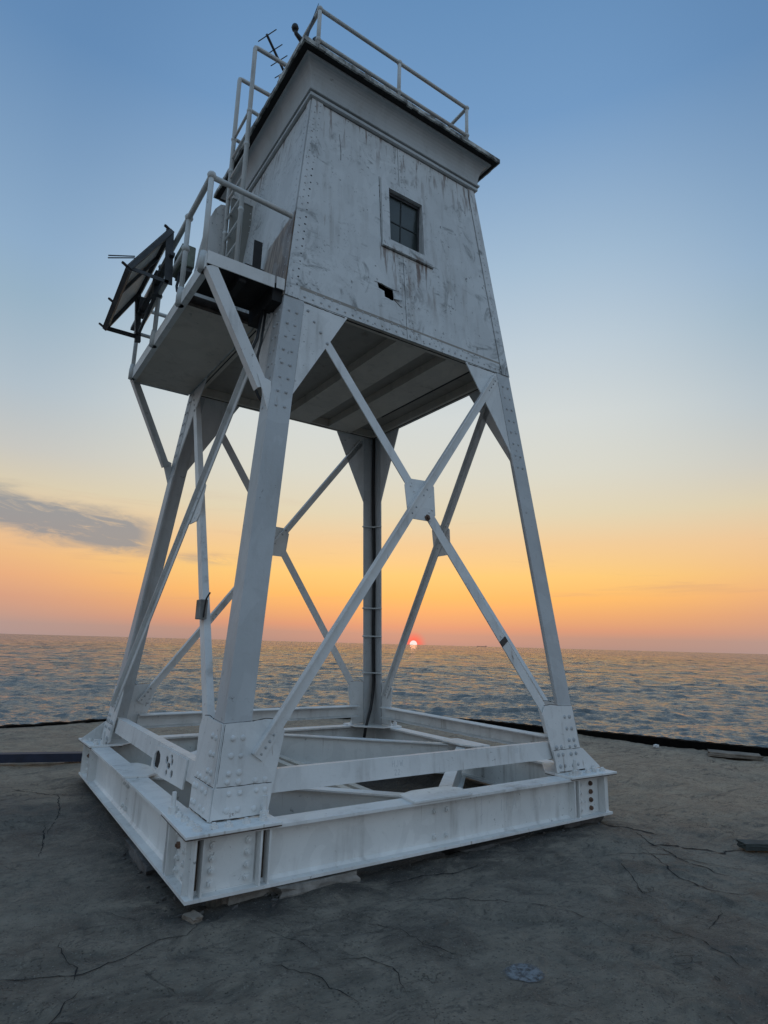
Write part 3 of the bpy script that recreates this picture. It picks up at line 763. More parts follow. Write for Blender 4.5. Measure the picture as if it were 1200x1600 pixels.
for zz in (.505, .645):
    st.hexa([FP(-1.50, zz, -.115), FP(1.50, zz, -.115), FP(1.50, zz, -.0302), FP(-1.50, zz, -.0302)],
            [FP(-1.50, zz + .010, -.115), FP(1.50, zz + .010, -.115), FP(1.50, zz + .010, -.0302), FP(-1.50, zz + .010, -.0302)])
st_me = st.mesh('strut', M['leg'])
dA = Vector((1.165 + 1.545, 4.435 - .742)).normalized(); dB_ = Vector((2.66, 3.65)).normalized()
for k in range(4):
    for nm, me, sg in (('A', brA_me, 1), ('B', brB_me, -1)):
        b = obj('brace', me, parent=T, k=k)
        mb = MB()
        ts = [.035, .085, .135, .185, 2.42, 2.50, 2.66, 2.74, 4.36, 4.42, 4.48, 4.54]
        for t in ts:
            if nm == 'A':
                p = FP(-1.545 + dA.x * t, .742 + dA.y * t, .0245 - .013 * t / 4.58) + Vector((.012, 0, -.012)); n = NF
            else:
                p = FP(1.50 - dB_.x * t, .78 + dB_.y * t, -.0155) ; n = -NF
            mb.dome(p, n, .014, .010)
        obj('rivets', mb, M['rivet'], parent=b, kind='stuff', smooth=True)
    g = obj('centre_gusset', xg_me, parent=T, k=k)
    mb = MB()
    for u, z in ((-.10, 2.95), (-.06, 2.90), (.10, 2.72), (.14, 2.75), (.05, 2.68)): mb.dome(FP(u, z, .0045), NF, .014, .010)
    obj('rivets', mb, M['leg'], parent=g, kind='stuff', smooth=True)
    if k == 0:
        mb = MB(); mb.nut(FP(.075, 2.665, .0045), NF, .030, .012, .012); obj('bolt', mb, M['rust'], parent=g)
    so_ = obj('strut', st_me, parent=T, k=k)
    if k == 3:
        hole = lambda cu, cz, ru, rz, n=9: [(cu + ru * math.cos(2 * PI * i / n), cz + rz * math.sin(2 * PI * i / n)) for i in range(n)]
        mb = MB()
        plate(mb, [(.24, .435), (.60, .420), (1.16, .440), (1.15, .640), (.60, .642), (.30, .625), (.235, .545)], -.018, -.006,
              [hole(.38, .52, .10, .075), hole(.66, .565, .035, .030), hole(.73, .53, .045, .026, 7), hole(.80, .57, .03, .028), hole(.70, .475, .028, .024), hole(.84, .49, .035, .030, 8), hole(.77, .605, .03, .018, 6)])
        obj('perforated_plate', mb, M['paint'], parent=so_)
        mb = MB(); plate(mb, [(.30, .46), (.95, .46), (.95, .62), (.30, .62)], -.0195, -.0185); obj('dark_recess', mb, M['soot'], parent=so_)
# black tape band round the front brace
t0 = 3.03; pt = FP(1.50 - dA.x * 0, .78, 0)
mbt = MB(); cu, cz = .945, 1.57
pc = FP(cu, cz, -.010); dB = (FP(-1.16, 4.43) - FP(1.50, .78)).normalized(); wB = dB.cross(NF).normalized()
mbt.obox(FP(1.50 + (cz - .78) * (-2.66 / 3.65), cz, -.0035), dB, wB, NF, .028, .0475, .004)
obj('tape_band', mbt, M['tape'], parent=T, label='black tape band on the front brace')

# ---- cabin floor
fl = MB(); hb = s(Z1)
fl.box(-hb + .012, hb - .012, -hb + .012, hb - .012, 4.62, 4.66)
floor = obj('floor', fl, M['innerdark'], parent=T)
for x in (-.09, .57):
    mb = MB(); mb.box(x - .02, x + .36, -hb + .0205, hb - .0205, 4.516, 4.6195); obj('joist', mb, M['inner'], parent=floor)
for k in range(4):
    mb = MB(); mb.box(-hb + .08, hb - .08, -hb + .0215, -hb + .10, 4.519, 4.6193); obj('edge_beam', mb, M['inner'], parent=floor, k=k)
mb = MB(); mb.box(1.08, 1.105, -1.2, .75, 4.6175, 4.6198); obj('floor_gap', mb, M['soot'], parent=floor)

# ---- cabin walls
def jag(pts, a, seed):
    r = random.Random(seed); return [(u + r.uniform(-a, a), z + r.uniform(-a, a)) for u, z in pts]
hole_win = [(-.205, 5.655), (-.197, 6.33), (.252, 6.33), (.240, 5.655)]
dmg = [(-.385, 5.065), (-.30, 5.058), (-.275, 5.050), (-.19, 5.043), (-.125, 5.040), (-.13, 5.018), (-.183, 5.006), (-.187, 4.915), (-.215, 4.910), (-.30, 4.924), (-.303, 4.985), (-.372, 4.998)]
def wall_poly(u0f, u1f, z0, z1): return [(u0f(z0), z0), (u1f(z0), z0), (u1f(z1), z1), (u0f(z1), z1)]
SEAM = -.042
strip_me = {}
for k in range(4):
    W = M['wall_left'] if k == 3 else M['wall']
    wroot = MB(); plate(wroot, [(-s(z) + .03, z) if i in (0, 3) else (s(z) - .03, z) for i, z in enumerate((Z1, Z1, Z2, Z2))], -.055, -.045,
                        ([[(-.25, 5.60), (.29, 5.60), (.29, 6.38), (-.25, 6.38)], [(-.42, 4.88), (-.10, 4.88), (-.10, 5.09), (-.42, 5.09)]] if k == 0 else ()))
    w = obj('wall', wroot, M['soot'], parent=T, k=k)
    zc0, zc1 = 5.99, 5.99
    if k == 0:
        mb = MB()   # left plate carries the hole and the left half of the window opening
        L_ = [(-s(Z1) + .012, Z1), (SEAM - .002, Z1), (SEAM - .002, 5.655), (-.205, 5.655), (-.197, 6.33), (SEAM - .002, 6.33), (SEAM - .002, Z2), (-s(Z2) + .012, Z2)]
        plate(mb, L_, -.012, 0, [dmg[::-1]])
        obj('wall_plate', mb, W, parent=w)
        mb = MB(); plate(mb, [(SEAM + .002, Z1), (s(Z1) - .012, Z1), (s(Z2) - .012, Z2), (SEAM + .002, Z2), (SEAM + .002, 6.33), (.252, 6.33), (.240, 5.655), (SEAM + .002, 5.655)], -.012, .001)
        obj('wall_plate', mb, W, parent=w)
        fp = MB(); q = [(-.20, 5.03), (-.115, 5.03), (-.105, 4.925), (-.19, 4.935)]
        a, b_, c_, d_ = [FP(u, z, .003) for u, z in q]; b_ = b_ + NF * .012; c_ = c_ + NF * .03
        fp.prism([a, b_, c_, d_], NF * .004); obj('bent_flap', fp, W, parent=w)
    else:
        for u0, u1, of in ((lambda z: -s(z) + .012, lambda z: SEAM - .002, 0.0), (lambda z: SEAM + .002, lambda z: s(z) - .012, .001)):
            mb = MB(); plate(mb, wall_poly(u0, u1, Z1, Z2), -.012, of); obj('wall_plate', mb, W, parent=w)
    # corner strips and their rivets
    for rgt in (False, True):
        mb = MB(); cplate(mb, [(.0, Z1 - .004), (.135, Z1 - .004), (.125, Z2), (0, Z2)] if not rgt else [(.0105, Z1 - .004), (.115, Z1 - .004), (.11, Z2), (.0105, Z2)], .0012, .0105, right=rgt)
        obj('corner_strip', mb, W, parent=w)
    mb = MB(); hb_mb = MB()
    for z in np.arange(Z1 + .10, Z2 - .05, .088):
        mb.dome(FP(-s(z) + .045, z, .0105), NF, .0105, .0065)
        (hb_mb if z < 6.1 else mb).dome(FP(-s(z) + .105, z + .04, .0105), NF, .0105, .004)  # black domes stand in for the darkness of open rivet holes
        mb.dome(FP(s(z) - .07, z, .0105), NF, .0095, .006)
    for z in np.arange(Z1 + .06, Z2 - .05, .075):
        if k == 0 and 5.50 < z < 6.42: continue
        for du in (.035, .085, -.05):
            mb.dome(FP(SEAM + du, z + (.03 if du > .05 else 0), .001), NF, .010, .005)
    for u in np.arange(-1.28, 1.30, .085):
        mb.dome(FP(u, Z1 + .045, .0005), NF, .014, .009)
        if rnd.random() < .6: mb.dome(FP(u + .03, Z1 + .115, .0005), NF, .013, .008)
    obj('rivets', mb, M['rivet'], parent=w, kind='stuff', smooth=True); obj('dark_rivet_holes', hb_mb, M['soot'], parent=w, kind='stuff')

for w in [o for o in T.children if o.name.startswith('wall')]:
    seam(w, [(SEAM, Z1 + .01), (SEAM, 5.53)], .0014, .003, False, 11); seam(w, [(SEAM, 6.44), (SEAM, 7.0)], .0014, .003, False, 12)
    seam(w, [(-1.118, 6.998), (0, 6.998), (1.118, 6.998)], .0016, .006, False, 13)
    seam(w, [(-s(z) + .137 - .004 * (z - 4.5), z) for z in (4.53, 5.5, 6.9)], .0016, .0013, False, 14)
    seam(w, [(s(z) - .118 + .002 * (z - 4.5), z) for z in (4.53, 5.5, 6.9)], .0016, .003, False, 15)
w0 = [o for o in T.children if o.name == 'wall'][0]
seam(w0, [(-.312, 6.44), (-.316, 5.54)], .0022, .005, False, 16); seam(w0, [(-.318, 5.531), (0, 5.530), (.365, 5.531)], .0022, .006, False, 17)  # painted shadow lines along the frame's left edge and below the sill
seam(w0, [(-.80, 6.72), (-.785, 6.5), (-.79, 6.38)], .0016, .004, False, 18); seam(w0, [(-.42, 5.055), (-.34, 5.06), (-.2, 5.045), (-.12, 5.05)], .0018, .004, False, 19)
seam(w0, [(-.19, 4.93), (-.15, 4.905), (-.10, 4.87)], .0018, .006, False, 20)
# ---- window
win = MB()
fo = [(-.305, 5.555), (.335, 5.555), (.335, 6.43), (-.295, 6.43)]; fi = [(-.207, 5.652), (-.199, 6.333), (.254, 6.333), (.242, 5.652)]
plate(win, fo, .0013, .0185, [fi])
W_ = obj('window', win, M['wall'], parent=T)
sill = MB(); plate(sill, [(-.315, 5.535), (.36, 5.535), (.36, 5.556), (-.315, 5.556)], .0015, .030); obj('sill', sill, M['wall'], parent=W_)
YP = -1.150                                    # the sash stands upright inside the leaning wall
jb = MB()
for (ua, ub) in ((-.222, -.2075), (.2555, .268)):
    jb.hexa([(ua, -1.285, 5.64), (ub, -1.265, 5.64), (ub, -1.10, 5.64), (ua, -1.10, 5.64)], [(ua, -1.20, 6.345), (ub, -1.187, 6.345), (ub, -1.10, 6.345), (ua, -1.10, 6.345)])
jb.box(-.222, .268, -1.18, -1.10, 6.3335, 6.36); jb.box(-.222, .268, -1.255, -1.10, 5.628, 5.650)
obj('reveal', jb, M['wall'], parent=W_)
pn = MB(); pn.box(-.2070, .2550, YP, YP + .006, 5.6505, 6.333); obj('pane', pn, M['glass'], parent=W_)
sash = MB()
for a in ((-.2070, -.185, 5.6507, 6.333), (.232, .2548, 5.6507, 6.333), (-.1848, .2318, 6.300, 6.333), (-.1848, .2318, 5.6507, 5.675)):
    sash.box(a[0], a[1], YP - .016, YP - .001, a[2], a[3])
obj('sash', sash, M['dark'], parent=W_)
for a in ((.002, .016, 5.676, 6.299), (-.1846, .0018, 5.985, 5.998), (.0162, .2316, 5.985, 5.998)):
    mb = MB(); mb.box(a[0], a[1], YP - .006, YP - .001, a[2], a[3]); obj('muntin', mb, M['muntin'], parent=W_)

# ---- open door on the platform side
dr = MB()
dr.box(-1.452, -1.155, .205, .222, 4.64, 6.55)
D_ = obj('door', dr, M['doorgrey'], parent=T)
mb = MB(); mb.box(-1.44, -1.05, .19, .24, 6.552, 6.70); obj('lintel', mb, M['paint'], parent=D_)
mb = MB(); mb.box(-1.195, -1.165, .180, .2045, 4.64, 6.55)
for z in np.arange(4.75, 6.5, .085): mb.dome((-1.21, .2045, z), (0, -1, 0), .010, .006)
obj('door_edge', mb, M['leg'], parent=D_)
mb = MB(); arc = [(-1.44 - .34 * math.sin(a) ** 1.0, 4.85 + 1.76 * math.cos(a)) for a in np.linspace(0, PI / 2, 9)]
pts = [(-1.44, 4.62)] + [(x, z) for x, z in arc] + [(-1.80, 4.62)]
mb.prism([(x, .44 + (x + 1.44) * .35, z) for x, z in pts], Vector((.35, -1, 0)).normalized() * -.010)
o = obj('arched_leaf', mb, M['leg'], parent=D_, label='arched white steel leaf with a riveted rim')
mb = MB()
for (x, z) in arc[:-1]: mb.dome((x + .035, .44 + (x + .035 + 1.44) * .35, z - .05), Vector((.35, -1, 0)), .010, .006)
for z in np.arange(4.75, 6.5, .10): mb.dome((-1.475, .44 - .035 * .35, z), Vector((.35, -1, 0)), .010, .006)
obj('rim_rivets', mb, M['rivet'], parent=D_, kind='stuff')

# ---- cornice and roof
def ring(profile, name, mat, parent, smooth=False):
    mb = MB(); n = len(profile); vs = []; fs = []
    for k in range(4):
        for a, z in profile: vs.append(rot((-a, -a, z), k))
    for k in range(4):
        for i in range(n):
            j = (i + 1) % n; k2 = (k + 1) % 4
            fs.append((k * n + i, k2 * n + i, k2 * n + j, k * n + j))
    mb.add(vs, fs); return obj(name, mb, mat, parent)
zc, ac = 7.085, 1.155
cove = [(ac + (1.262 - ac) * (1 - math.cos(t)), zc + (7.352 - zc) * math.sin(t)) for t in np.linspace(0, PI / 2, 9)]
co = ring([(1.05, 7.06)] + [(s(7.06) + .002, 7.0605)] + [(ac, zc)] + cove[1:] + [(1.275, 7.3525), (1.275, 7.372), (1.05, 7.372)], 'cornice', M['cornice'], T)
ring([(1.05, 7.003), (s(7.0) + .018, 7.003), (s(7.0) + .034, 7.012), (s(7.0) + .034, 7.046), (s(7.0) + .020, 7.0595), (1.05, 7.0595)], 'moulding', M['cornice'], co)
ring([(s(7.0) + .012, 7.064), (ac + .016, 7.064), (ac + .020, 7.072), (ac + .020, 7.088), (ac - .003, 7.094), (s(7.0) + .012, 7.094)], 'bead', M['cornice'], co)
rf = MB(); rf.box(-1.335, 1.335, -1.335, 1.335, 7.3725, 7.384); RF = obj('roof', rf, M['soot'], parent=T)
r2 = MB()
for k in range(4):
    q = MB(); n = 34; r_ = random.Random(k)
    xs = np.linspace(-1.352, 1.352, n + 1)
    for i in range(n):
        j0 = r_.uniform(0, .006); q.box(xs[i] + .0008, xs[i + 1] - .0008, -1.352 - j0, -1.330, 7.382 - r_.uniform(0, .01), 7.425 + r_.uniform(-.004, .004))
    r2 = join(r2, rmb(q, k))
obj('roof_edge', r2, M['roofedge'], parent=RF)
mb = MB(); mb.box(-1.329, 1.329, -1.329, 1.329, 7.3845, 7.415); obj('roof_sheet', mb, M['dark'], parent=RF)

# ---- roof railing (pipe)
rx0, rx1, ry0, ry1, rz0, rz1 = -1.175, .85, -1.30, 1.15, 7.535, 7.93
RR_ = bpy.data.objects.new('roof_railing', None); C.objects.link(RR_); RR_.parent = T
def pipe(name, pts, r, parent, mat='rail'):
    mb = MB(); mb.tube(pts, r, 10); return obj(name, mb, M[mat], parent, smooth=True)
def joint(mb, p, r): mb.tube([Vector(p) + Vector((0, 0, -r * .95)), Vector(p) + Vector((0, 0, -r * .6)), Vector(p), Vector(p) + Vector((0, 0, r * .6)), Vector(p) + Vector((0, 0, r * .95))], [r * .3, r * .8, r, r * .8, r * .3], 8)
posts = [(rx0, ry0), (-.16, ry0), (rx1, ry0), (rx1, 0), (rx1, ry1), (-.16, ry1), (rx0, ry1), (rx0, -.35)]
for x, y in posts:
    pipe('post', [(x, y, 7.41), (x, y, rz1)], .021, RR_)
    for z in (rz1, rz0):
        mb = MB(); joint(mb, (x, y, z), .033); obj('pipe_joint', mb, M['rail'], RR_, smooth=True)
for z in (rz0, rz1):
    for a, b in (((rx0, ry0), (rx1, ry0)), ((rx1, ry0), (rx1, ry1)), ((rx1, ry1), (rx0, ry1)), ((rx0, ry0), (rx0, -.35)), ((rx0, .5), (rx0, ry1))):
        pipe('rail', [(*a, z), (*b, z)], .021, RR_)

# ---- platform
XP = -2.10
PL = bpy.data.objects.new('platform', None); C.objects.link(PL); PL.parent = T
mb = MB(); mb.box(XP + .012, -hb - .005, -.72, 1.385, 4.515, 4.530); obj('deck_plate', mb, M['inner'], PL)
mb = MB(); mb.box(XP + .05, -hb - .005, -1.36, -.80, 4.600, 4.612); obj('deck_plate', mb, M['soot'], PL, label='blackened deck plate at the near end')
mb = MB(); mb.beam((XP + .02, -.755, 4.555), (-hb - .01, -.755, 4.555), .012, .07); mb.beam((XP + .02, -.735, 4.5095), (-hb - .01, -.735, 4.5095), .05, .010); obj('cross_beam', mb, M['gap'], PL)
mb = MB(); mb.box(-hb - .10, -hb - .004, -1.36, -.80, 4.44, 4.598); mb.box(-1.80, -1.74, -1.37, -.80, 4.50, 4.598); obj('decayed_beam', mb, M['soot'], PL)
# edge channels: outer, near, far
mb = MB(); mb.box(XP, XP + .010, -1.392, 1.392, 4.500, 4.625); mb.box(XP + .0105, XP + .055, -1.392, 1.392, 4.500, 4.512); mb.box(XP + .0105, XP + .055, -1.392, 1.392, 4.613, 4.625); obj('edge_channel', mb, M['paint'], PL)
mb = MB(); mb.box(XP + .0105, -1.495, -1.402, -1.3925, 4.535, 4.650); obj('edge_channel', mb, M['paint'], PL)
mb = MB(); mb.box(-1.475, -1.400, -1.400, -1.391, 4.545, 4.655); obj('edge_channel', mb, M['paint'], PL)
mb = MB(); mb.box(XP + .0105, -hb - .01, 1.3925, 1.402, 4.500, 4.625); obj('edge_channel', mb, M['paint'], PL)
def bracket(p0, p1, out):
    mb = MB(); p0, p1 = Vector(p0), Vector(p1); d = (p1 - p0).normalized(); n = Vector((0, out, 0)); w = d.cross(n).normalized()
    if w.x > 0: w = -w
    mb.prism([p0 - w * .05, p0 + w * .05, p0 + w * .05 + n * .010, p0 - w * .05 + n * .010], p1 - p0)
    mb.prism([p0 + w * .05 - n * .0002, p0 + w * .04 - n * .0002, p0 + w * .04 - n * .075, p0 + w * .05 - n * .075], p1 - p0)
    return mb
o = obj('bracket', bracket((-2.05, -1.385, 4.53), (-1.565, -1.475, 3.56), -1), M['leg'], PL)
obj('bracket', bracket((-2.05, 1.385, 4.52), (-1.565, 1.475, 3.56), 1), M['rail'], PL)
for y, sg in ((-1.385, -1), (1.385, 1)):
    mb = MB(); mb.prism([(-1.62, sg * 1.47, 3.66), (-1.50, sg * 1.48, 3.62), (-1.485, sg * 1.49, 3.40), (-1.52, sg * 1.49, 3.36), (-1.565, sg * 1.49, 3.50)], (0, sg * .012, 0)); obj('bracket_plate', mb, M['leg'], PL)

# ---- platform railing
PR = bpy.data.objects.new('platform_railing', None); C.objects.link(PR); PR.parent = T
py = [-1.31, -.66, .31, 1.31]; zt, zm = 5.425, 5.09
for i, y in enumerate(py):
    mb = MB(); mb.tube([(XP, y, 4.53), (XP, y, zt)], .024, 10); obj('post', mb, M['rail'], PR, smooth=True)
    for z in ((zt, zm) if i else (zt,)):
        mb = MB(); joint(mb, (XP, y, z), .041); obj('pipe_joint', mb, M['rail'], PR, smooth=True)
    mb = MB(); mb.tube([(XP, y, 4.50), (XP, y, 4.60), (XP, y, 4.68)], [.040, .040, .030], 10); obj('post_foot', mb, M['rail'], PR, smooth=True)
pipe('rail', [(XP, py[0], zt), (XP, 1.31, zt)], .025, PR)
pipe('rail', [(XP, py[1], zm), (XP, 1.31, zm)], .022, PR)
pipe('rail', [(XP, py[0], zt - .01), (-1.345, -1.34, 5.36)], .025, PR)
pipe('rail', [(XP, 1.31, zt), (-1.30, 1.31, zt)], .024, PR); pipe('rail', [(XP, 1.31, zm), (-1.33, 1.31, zm)], .022, PR)

# ---- ladder
LD = bpy.data.objects.new('ladder', None); C.objects.link(LD); LD.parent = T
for y in (-.165, .335):
    pipe('stile', [(-1.45, y, 4.62), (-1.45, y, 8.33), (-1.445, y, 8.352), (-1.425, y, 8.36), (-.75, y, 8.36), (-.735, y, 8.35), (-.73, y, 8.33), (-.73, y, 7.41)], .026, LD)
    for z in (5.05, 6.15, 7.0, 7.45):
        mb = MB(); joint(mb, (-1.45, y, z), .036); obj('pipe_joint', mb, M['rail'], LD, smooth=True)
pipe('tie_rail', [(-1.45, -.165, 7.47), (-1.32, -.165, 7.455)], .022, LD); pipe('tie_rail', [(-1.45, .335, 7.47), (-1.32, .335, 7.455)], .022, LD)
for z in np.arange(4.90, 7.5, .285): pipe('rung', [(-1.45, -.165, z), (-1.45, .335, z)], .016, LD)

# ------------------------------------------------------------------ things fixed to or lying on the tower
# solar panel on its bracket
A_, Cc, D_1, E_1, Mm, Bb = [Vector(p) for p in ((-2.185, -.30, 5.475), (-2.205, .95, 5.42), (-2.145, -.30, 4.91), (-2.145, .95, 4.87), (-2.52, -.30, 4.925), (-2.505, .95, 4.87))]
SP = thing('solar_panel', 'solar panel tilted outward on a dark steel bracket clamped to the platform railing', 'solar panel', (-2.1, .31, 4.9))
off = -Vector(SP.location)
def sp(name, mb, mat): mb.v = [v + off for v in mb.v]; return obj(name, mb, M[mat], SP)
nrm = (Cc - A_).cross(Mm - A_).normalized()
if nrm.x > 0: nrm = -nrm
mb = MB(); mb.prism([A_.lerp(Mm, .02), Cc.lerp(Bb, .02), Bb.lerp(Cc, .02), Mm.lerp(A_, .02)], nrm * .012); sp('panel_sheet', mb, 'panelback')
mb = MB(); mb.prism([q + nrm * .013 for q in (A_, Cc, Bb, Mm)], nrm * .006); sp('cell_sheet', mb, 'cells')
for a, b in ((A_, Cc), (Cc, Bb), (Bb, Mm), (Mm, A_)):
    mb = MB(); mb.beam(a - nrm * .016, b - nrm * .016, .045, .045, up=nrm); sp('frame_bar', mb, 'dark')
for t in (.38, .72):
    mb = MB(); mb.beam(A_.lerp(Cc, t) - nrm * .02, Mm.lerp(Bb, t) - nrm * .02, .03, .03, up=nrm)
    if t < .5: sp('frame_bar', mb, 'dark')
for a, b, w in ((Mm, D_1, .035), (Bb, E_1, .05)):
    mb = MB(); mb.beam(a, b, .012, w); sp('bracket_arm', mb, 'dark')
mb = MB(); mb.beam(A_, D_1 + Vector((0, 0, -.02)), .012, .075, up=(1, 0, 0)); sp('bracket_plate', mb, 'dark')
mb = MB(); mb.beam(Cc, E_1 + Vector((0, 0, -.06)), .05, .06, up=(1, 0, 0)); sp('bracket_plate', mb, 'dark')
mb = MB(); mb.beam(Vector((-2.145, -.35, 5.20)), Vector((-2.145, 1.40, 5.17)), .045, .035); sp('clamp_bar', mb, 'dark')
mb = MB(); mb.beam(Vector((-2.15, .95, 4.89)), Vector((-2.13, .35, 5.10)), .03, .03); sp('clamp_bar', mb, 'dark')
mb = MB(); mb.box(-2.17, -2.08, .25, .37, 5.06, 5.34); sp('clamp_block', mb, 'dark')
mb = MB(); mb.box(-2.19, -2.08, .88, 1.02, 5.14, 5.34); sp('clamp_block', mb, 'dark')
for dz in (0, .03):
    mb = MB(); mb.tube([(-2.42, .05, 5.265 + dz * .6), (-2.66, .05, 5.165 + dz * .9)], .006, 6); sp('rod', mb, 'dark')
for q in (A_, Mm, Bb, Mm.lerp(Bb, .55)):
    mb = MB(); mb.obox(q - (Cc - A_).normalized() * .0 + nrm * .03, nrm, (1, 0, 0), (0, 1, 0), .03, .008, .02); sp('corner_clip', mb, 'dark')

JB = thing('junction_box', 'small olive-green electrical box clamped to the platform railing beside the solar panel', 'electrical box', (-2.06, -.36, 5.10))
mb = MB(); mb.box(-.02, .10, -.12, .17, -.06, .17); me = mb.mesh('box_body', M['olive']); bevel_mesh(me, .008); obj('box_body', me, parent=JB)
mb = MB(); mb.box(-.032, -.0205, -.115, .165, -.055, .165); obj('box_lid', mb, M['olive'], JB)
mb = MB(); mb.box(-.01, .09, -.10, .14, -.10, -.0605); obj('bracket', mb, M['dark'], JB)

CB = MB(); CB.tube([(-2.07, -.38, 5.0), (-2.075, -.40, 4.93), (-2.10, -.46, 4.80), (-2.11, -.55, 4.70), (-2.10, -.66, 4.63), (-2.08, -.72, 4.60)], .013, 8)
tag(obj('hanging_cable', CB, M['rubber'], smooth=True), 'short black cable sagging from the olive box to the platform edge', 'cable')

# aerial
AE = thing('antenna', 'dark multi-element aerial with crossbars standing on the roof behind the ladder hoops', 'antenna', (-.64, .36, 7.415))
tip, tail = Vector((-1.335, -.19, 8.6)), Vector((-.70, .35, 8.6)); ev = Vector((.112, -.25, 0)).normalized()
def ae(name, mb): mb.v = [v - AE.location for v in mb.v]; return obj(name, mb, M['dark'], AE)
mb = MB(); mb.tube([tip, tail], .016, 8); ae('boom', mb)
for f_, hl_ in ((.015, .145), (.235, .135), (.41, .135), (.60, .16), (.80, .17)):
    c_ = tip.lerp(tail, f_); mb = MB(); mb.tube([c_ - ev * hl_, c_ + ev * hl_], .006, 6); ae('crossbar', mb)
mb = MB(); mb.tube([(-.72, .335, 7.416), (-.72, .335, 8.66)], .022, 8); ae('mast', mb)

mb = MB(); mb.tube([(-1.29, -1.2, 7.42), (-1.243, -1.2, 7.69), (-1.150, -1.2, 8.13)], [.016, .013, .003], 8)
tag(obj('lightning_rod', mb, M['dark'], smooth=True), 'thin dark spike leaning from the near roof corner', 'lightning rod')
GN = thing('gooseneck_pipe', 'black bent pipe with a bulb end rising from the roof near its corner', 'vent pipe', (-1.08, -.98, 7.416))
mb = MB(); mb.tube([Vector(p) - GN.location for p in ((-1.08, -.98, 7.416), (-1.12, -.99, 7.62), (-1.18, -1.0, 7.76), (-1.25, -1.0, 7.80), (-1.295, -1.0, 7.83), (-1.31, -1.0, 7.87))], [.030, .030, .032, .026, .022, .022], 8); obj('pipe', mb, M['rubber'], GN, smooth=True)
mb = MB(); p_ = Vector((-1.312, -1.0, 7.895)) - GN.location; mb.tube([p_ - Vector((0, 0, .04)), p_ - Vector((0, 0, .028)), p_, p_ + Vector((0, 0, .028)), p_ + Vector((0, 0, .04))], [.012, .032, .040, .032, .012], 10); obj('bulb', mb, M['rubber'], GN, smooth=True)
mb = MB(); mb.tube([(-1.165, -1.235, 7.416), (-1.165, -1.235, 7.60), (-1.165, -1.235, 7.63)], [.045, .045, .02], 8)
tag(obj('roof_vent', mb, M['rubber'], smooth=True), 'short black capped vent at the foot of the roof railing corner post', 'vent')

mb = MB(); mb.box(-1.70, -1.625, -1.385, -1.372, 4.60, 4.93); mb.box(-1.77, -1.60, -1.40, -1.33, 4.652, 4.664)
tag(obj('black_upright', mb, M['soot']), 'black flat steel upright standing on the near edge of the platform', 'steel bar')
mb = MB(); mb.tube([(-1.50, -1.18, 4.42), (-1.54, -1.2, 4.12), (-1.60, -1.2, 3.93), (-1.585, -1.2, 3.80), (-1.535, -1.2, 3.67), (-1.49, -1.22, 3.57), (-1.44, -1.25, 3.50)], .014, 8)
mb.tube([(-1.53, -1.2, 3.67), (-1.54, -1.2, 3.85), (-1.50, -1.2, 4.10), (-1.47, -1.18, 4.42)], .012, 8)
tag(obj('black_hose', mb, M['rubber'], smooth=True), 'black hose dangling under the platform behind the near bracket', 'hose')

# power cable down the far leg
CA = thing('power_cable', 'black power cable clamped down the inside of the far leg', 'cable', (1.4, 1.4, .3))
def fl_in(z, a=.042, b=.050): return Vector((s(z) - a, s(z) - b, z))
pts = [fl_in(z) + Vector((.006 * math.sin(z * 3), -.006 * math.sin(z * 3), 0)) for z in np.linspace(4.55, 1.25, 20)]
pts += [fl_in(1.0), fl_in(.85, .06, .06), fl_in(.72, .09, .075), fl_in(.60, .13, .10), fl_in(.48, .19, .13), fl_in(.36, .25, .16), fl_in(.22, .30, .19)]
mb = MB(); mb.tube([p - CA.location for p in pts], .021, 8); obj('cable', mb, M['rubber'], CA, smooth=True)
for z in (1.10, 1.62, 2.02, 3.2):
    mb = MB(); q = s(z)
    mb.tube([Vector(p) - CA.location for p in ((q - .21, q - .010, z), (q - .20, q - .035, z), (q - .06, q - .085, z), (q - .035, q - .20, z), (q - .010, q - .21, z))], .012, 6); obj('clamp', mb, M['rail'], CA, smooth=True)

# small box hung on the left-side brace
MBX = thing('metal_box', 'small grey metal box with a dark brown side, fixed to the left inner brace', 'box', (-1.72, -.93, 1.76))
mb = MB(); mb.box(-.03, .03, -.03, .075, -.085, .075); me = mb.mesh('box_body', M['boxgrey']); bevel_mesh(me, .004); obj('box_body', me, parent=MBX)
mb = MB(); mb.box(-.028, .028, .0755, .092, -.083, .073); obj('brown_side', mb, M['rust'], MBX)  # one side coloured darker brown than the body
mb = MB(); mb.tube([(.0, -.035, -.07), (.0, -.05, .02), (.0, -.07, .08), (.02, -.09, .13)], .007, 6); obj('wire', mb, M['rubber'], MBX)

# ------------------------------------------------------------------ on the deck
def rock(cx, cy, cz, sx, sy, sz, rotz, seed, mat, name, label, cat, group=None, sharp=.22):
    bm = bmesh.new(); bmesh.ops.create_cube(bm, size=2); bmesh.ops.subdivide_edges(bm, edges=bm.edges, cuts=4, use_grid_fill=True)
    r = random.Random(seed); sd = r.uniform(0, 50)
    for v in bm.verts:
        d = v.co.copy(); a = vnoise(np.array([d.x * 1.7 + sd]), np.array([d.y * 1.7 + d.z * 2.3 + sd]), seed)[0] - .5
        b_ = vnoise(np.array([d.x * 4.1 + sd]), np.array([d.y * 4.1 + d.z * 3.3]), seed + 1)[0] - .5
        v.co = Vector((d.x * sx, d.y * sy, d.z * sz)) * (1 + sharp * a + .12 * b_)
    me = bpy.data.meshes.new(name); bm.to_mesh(me); bm.free(); me.materials.append(M[mat])
    o = obj(name, me); o.location = (cx, cy, cz); o.rotation_euler.z = rotz
    return tag(o, label, cat, group)
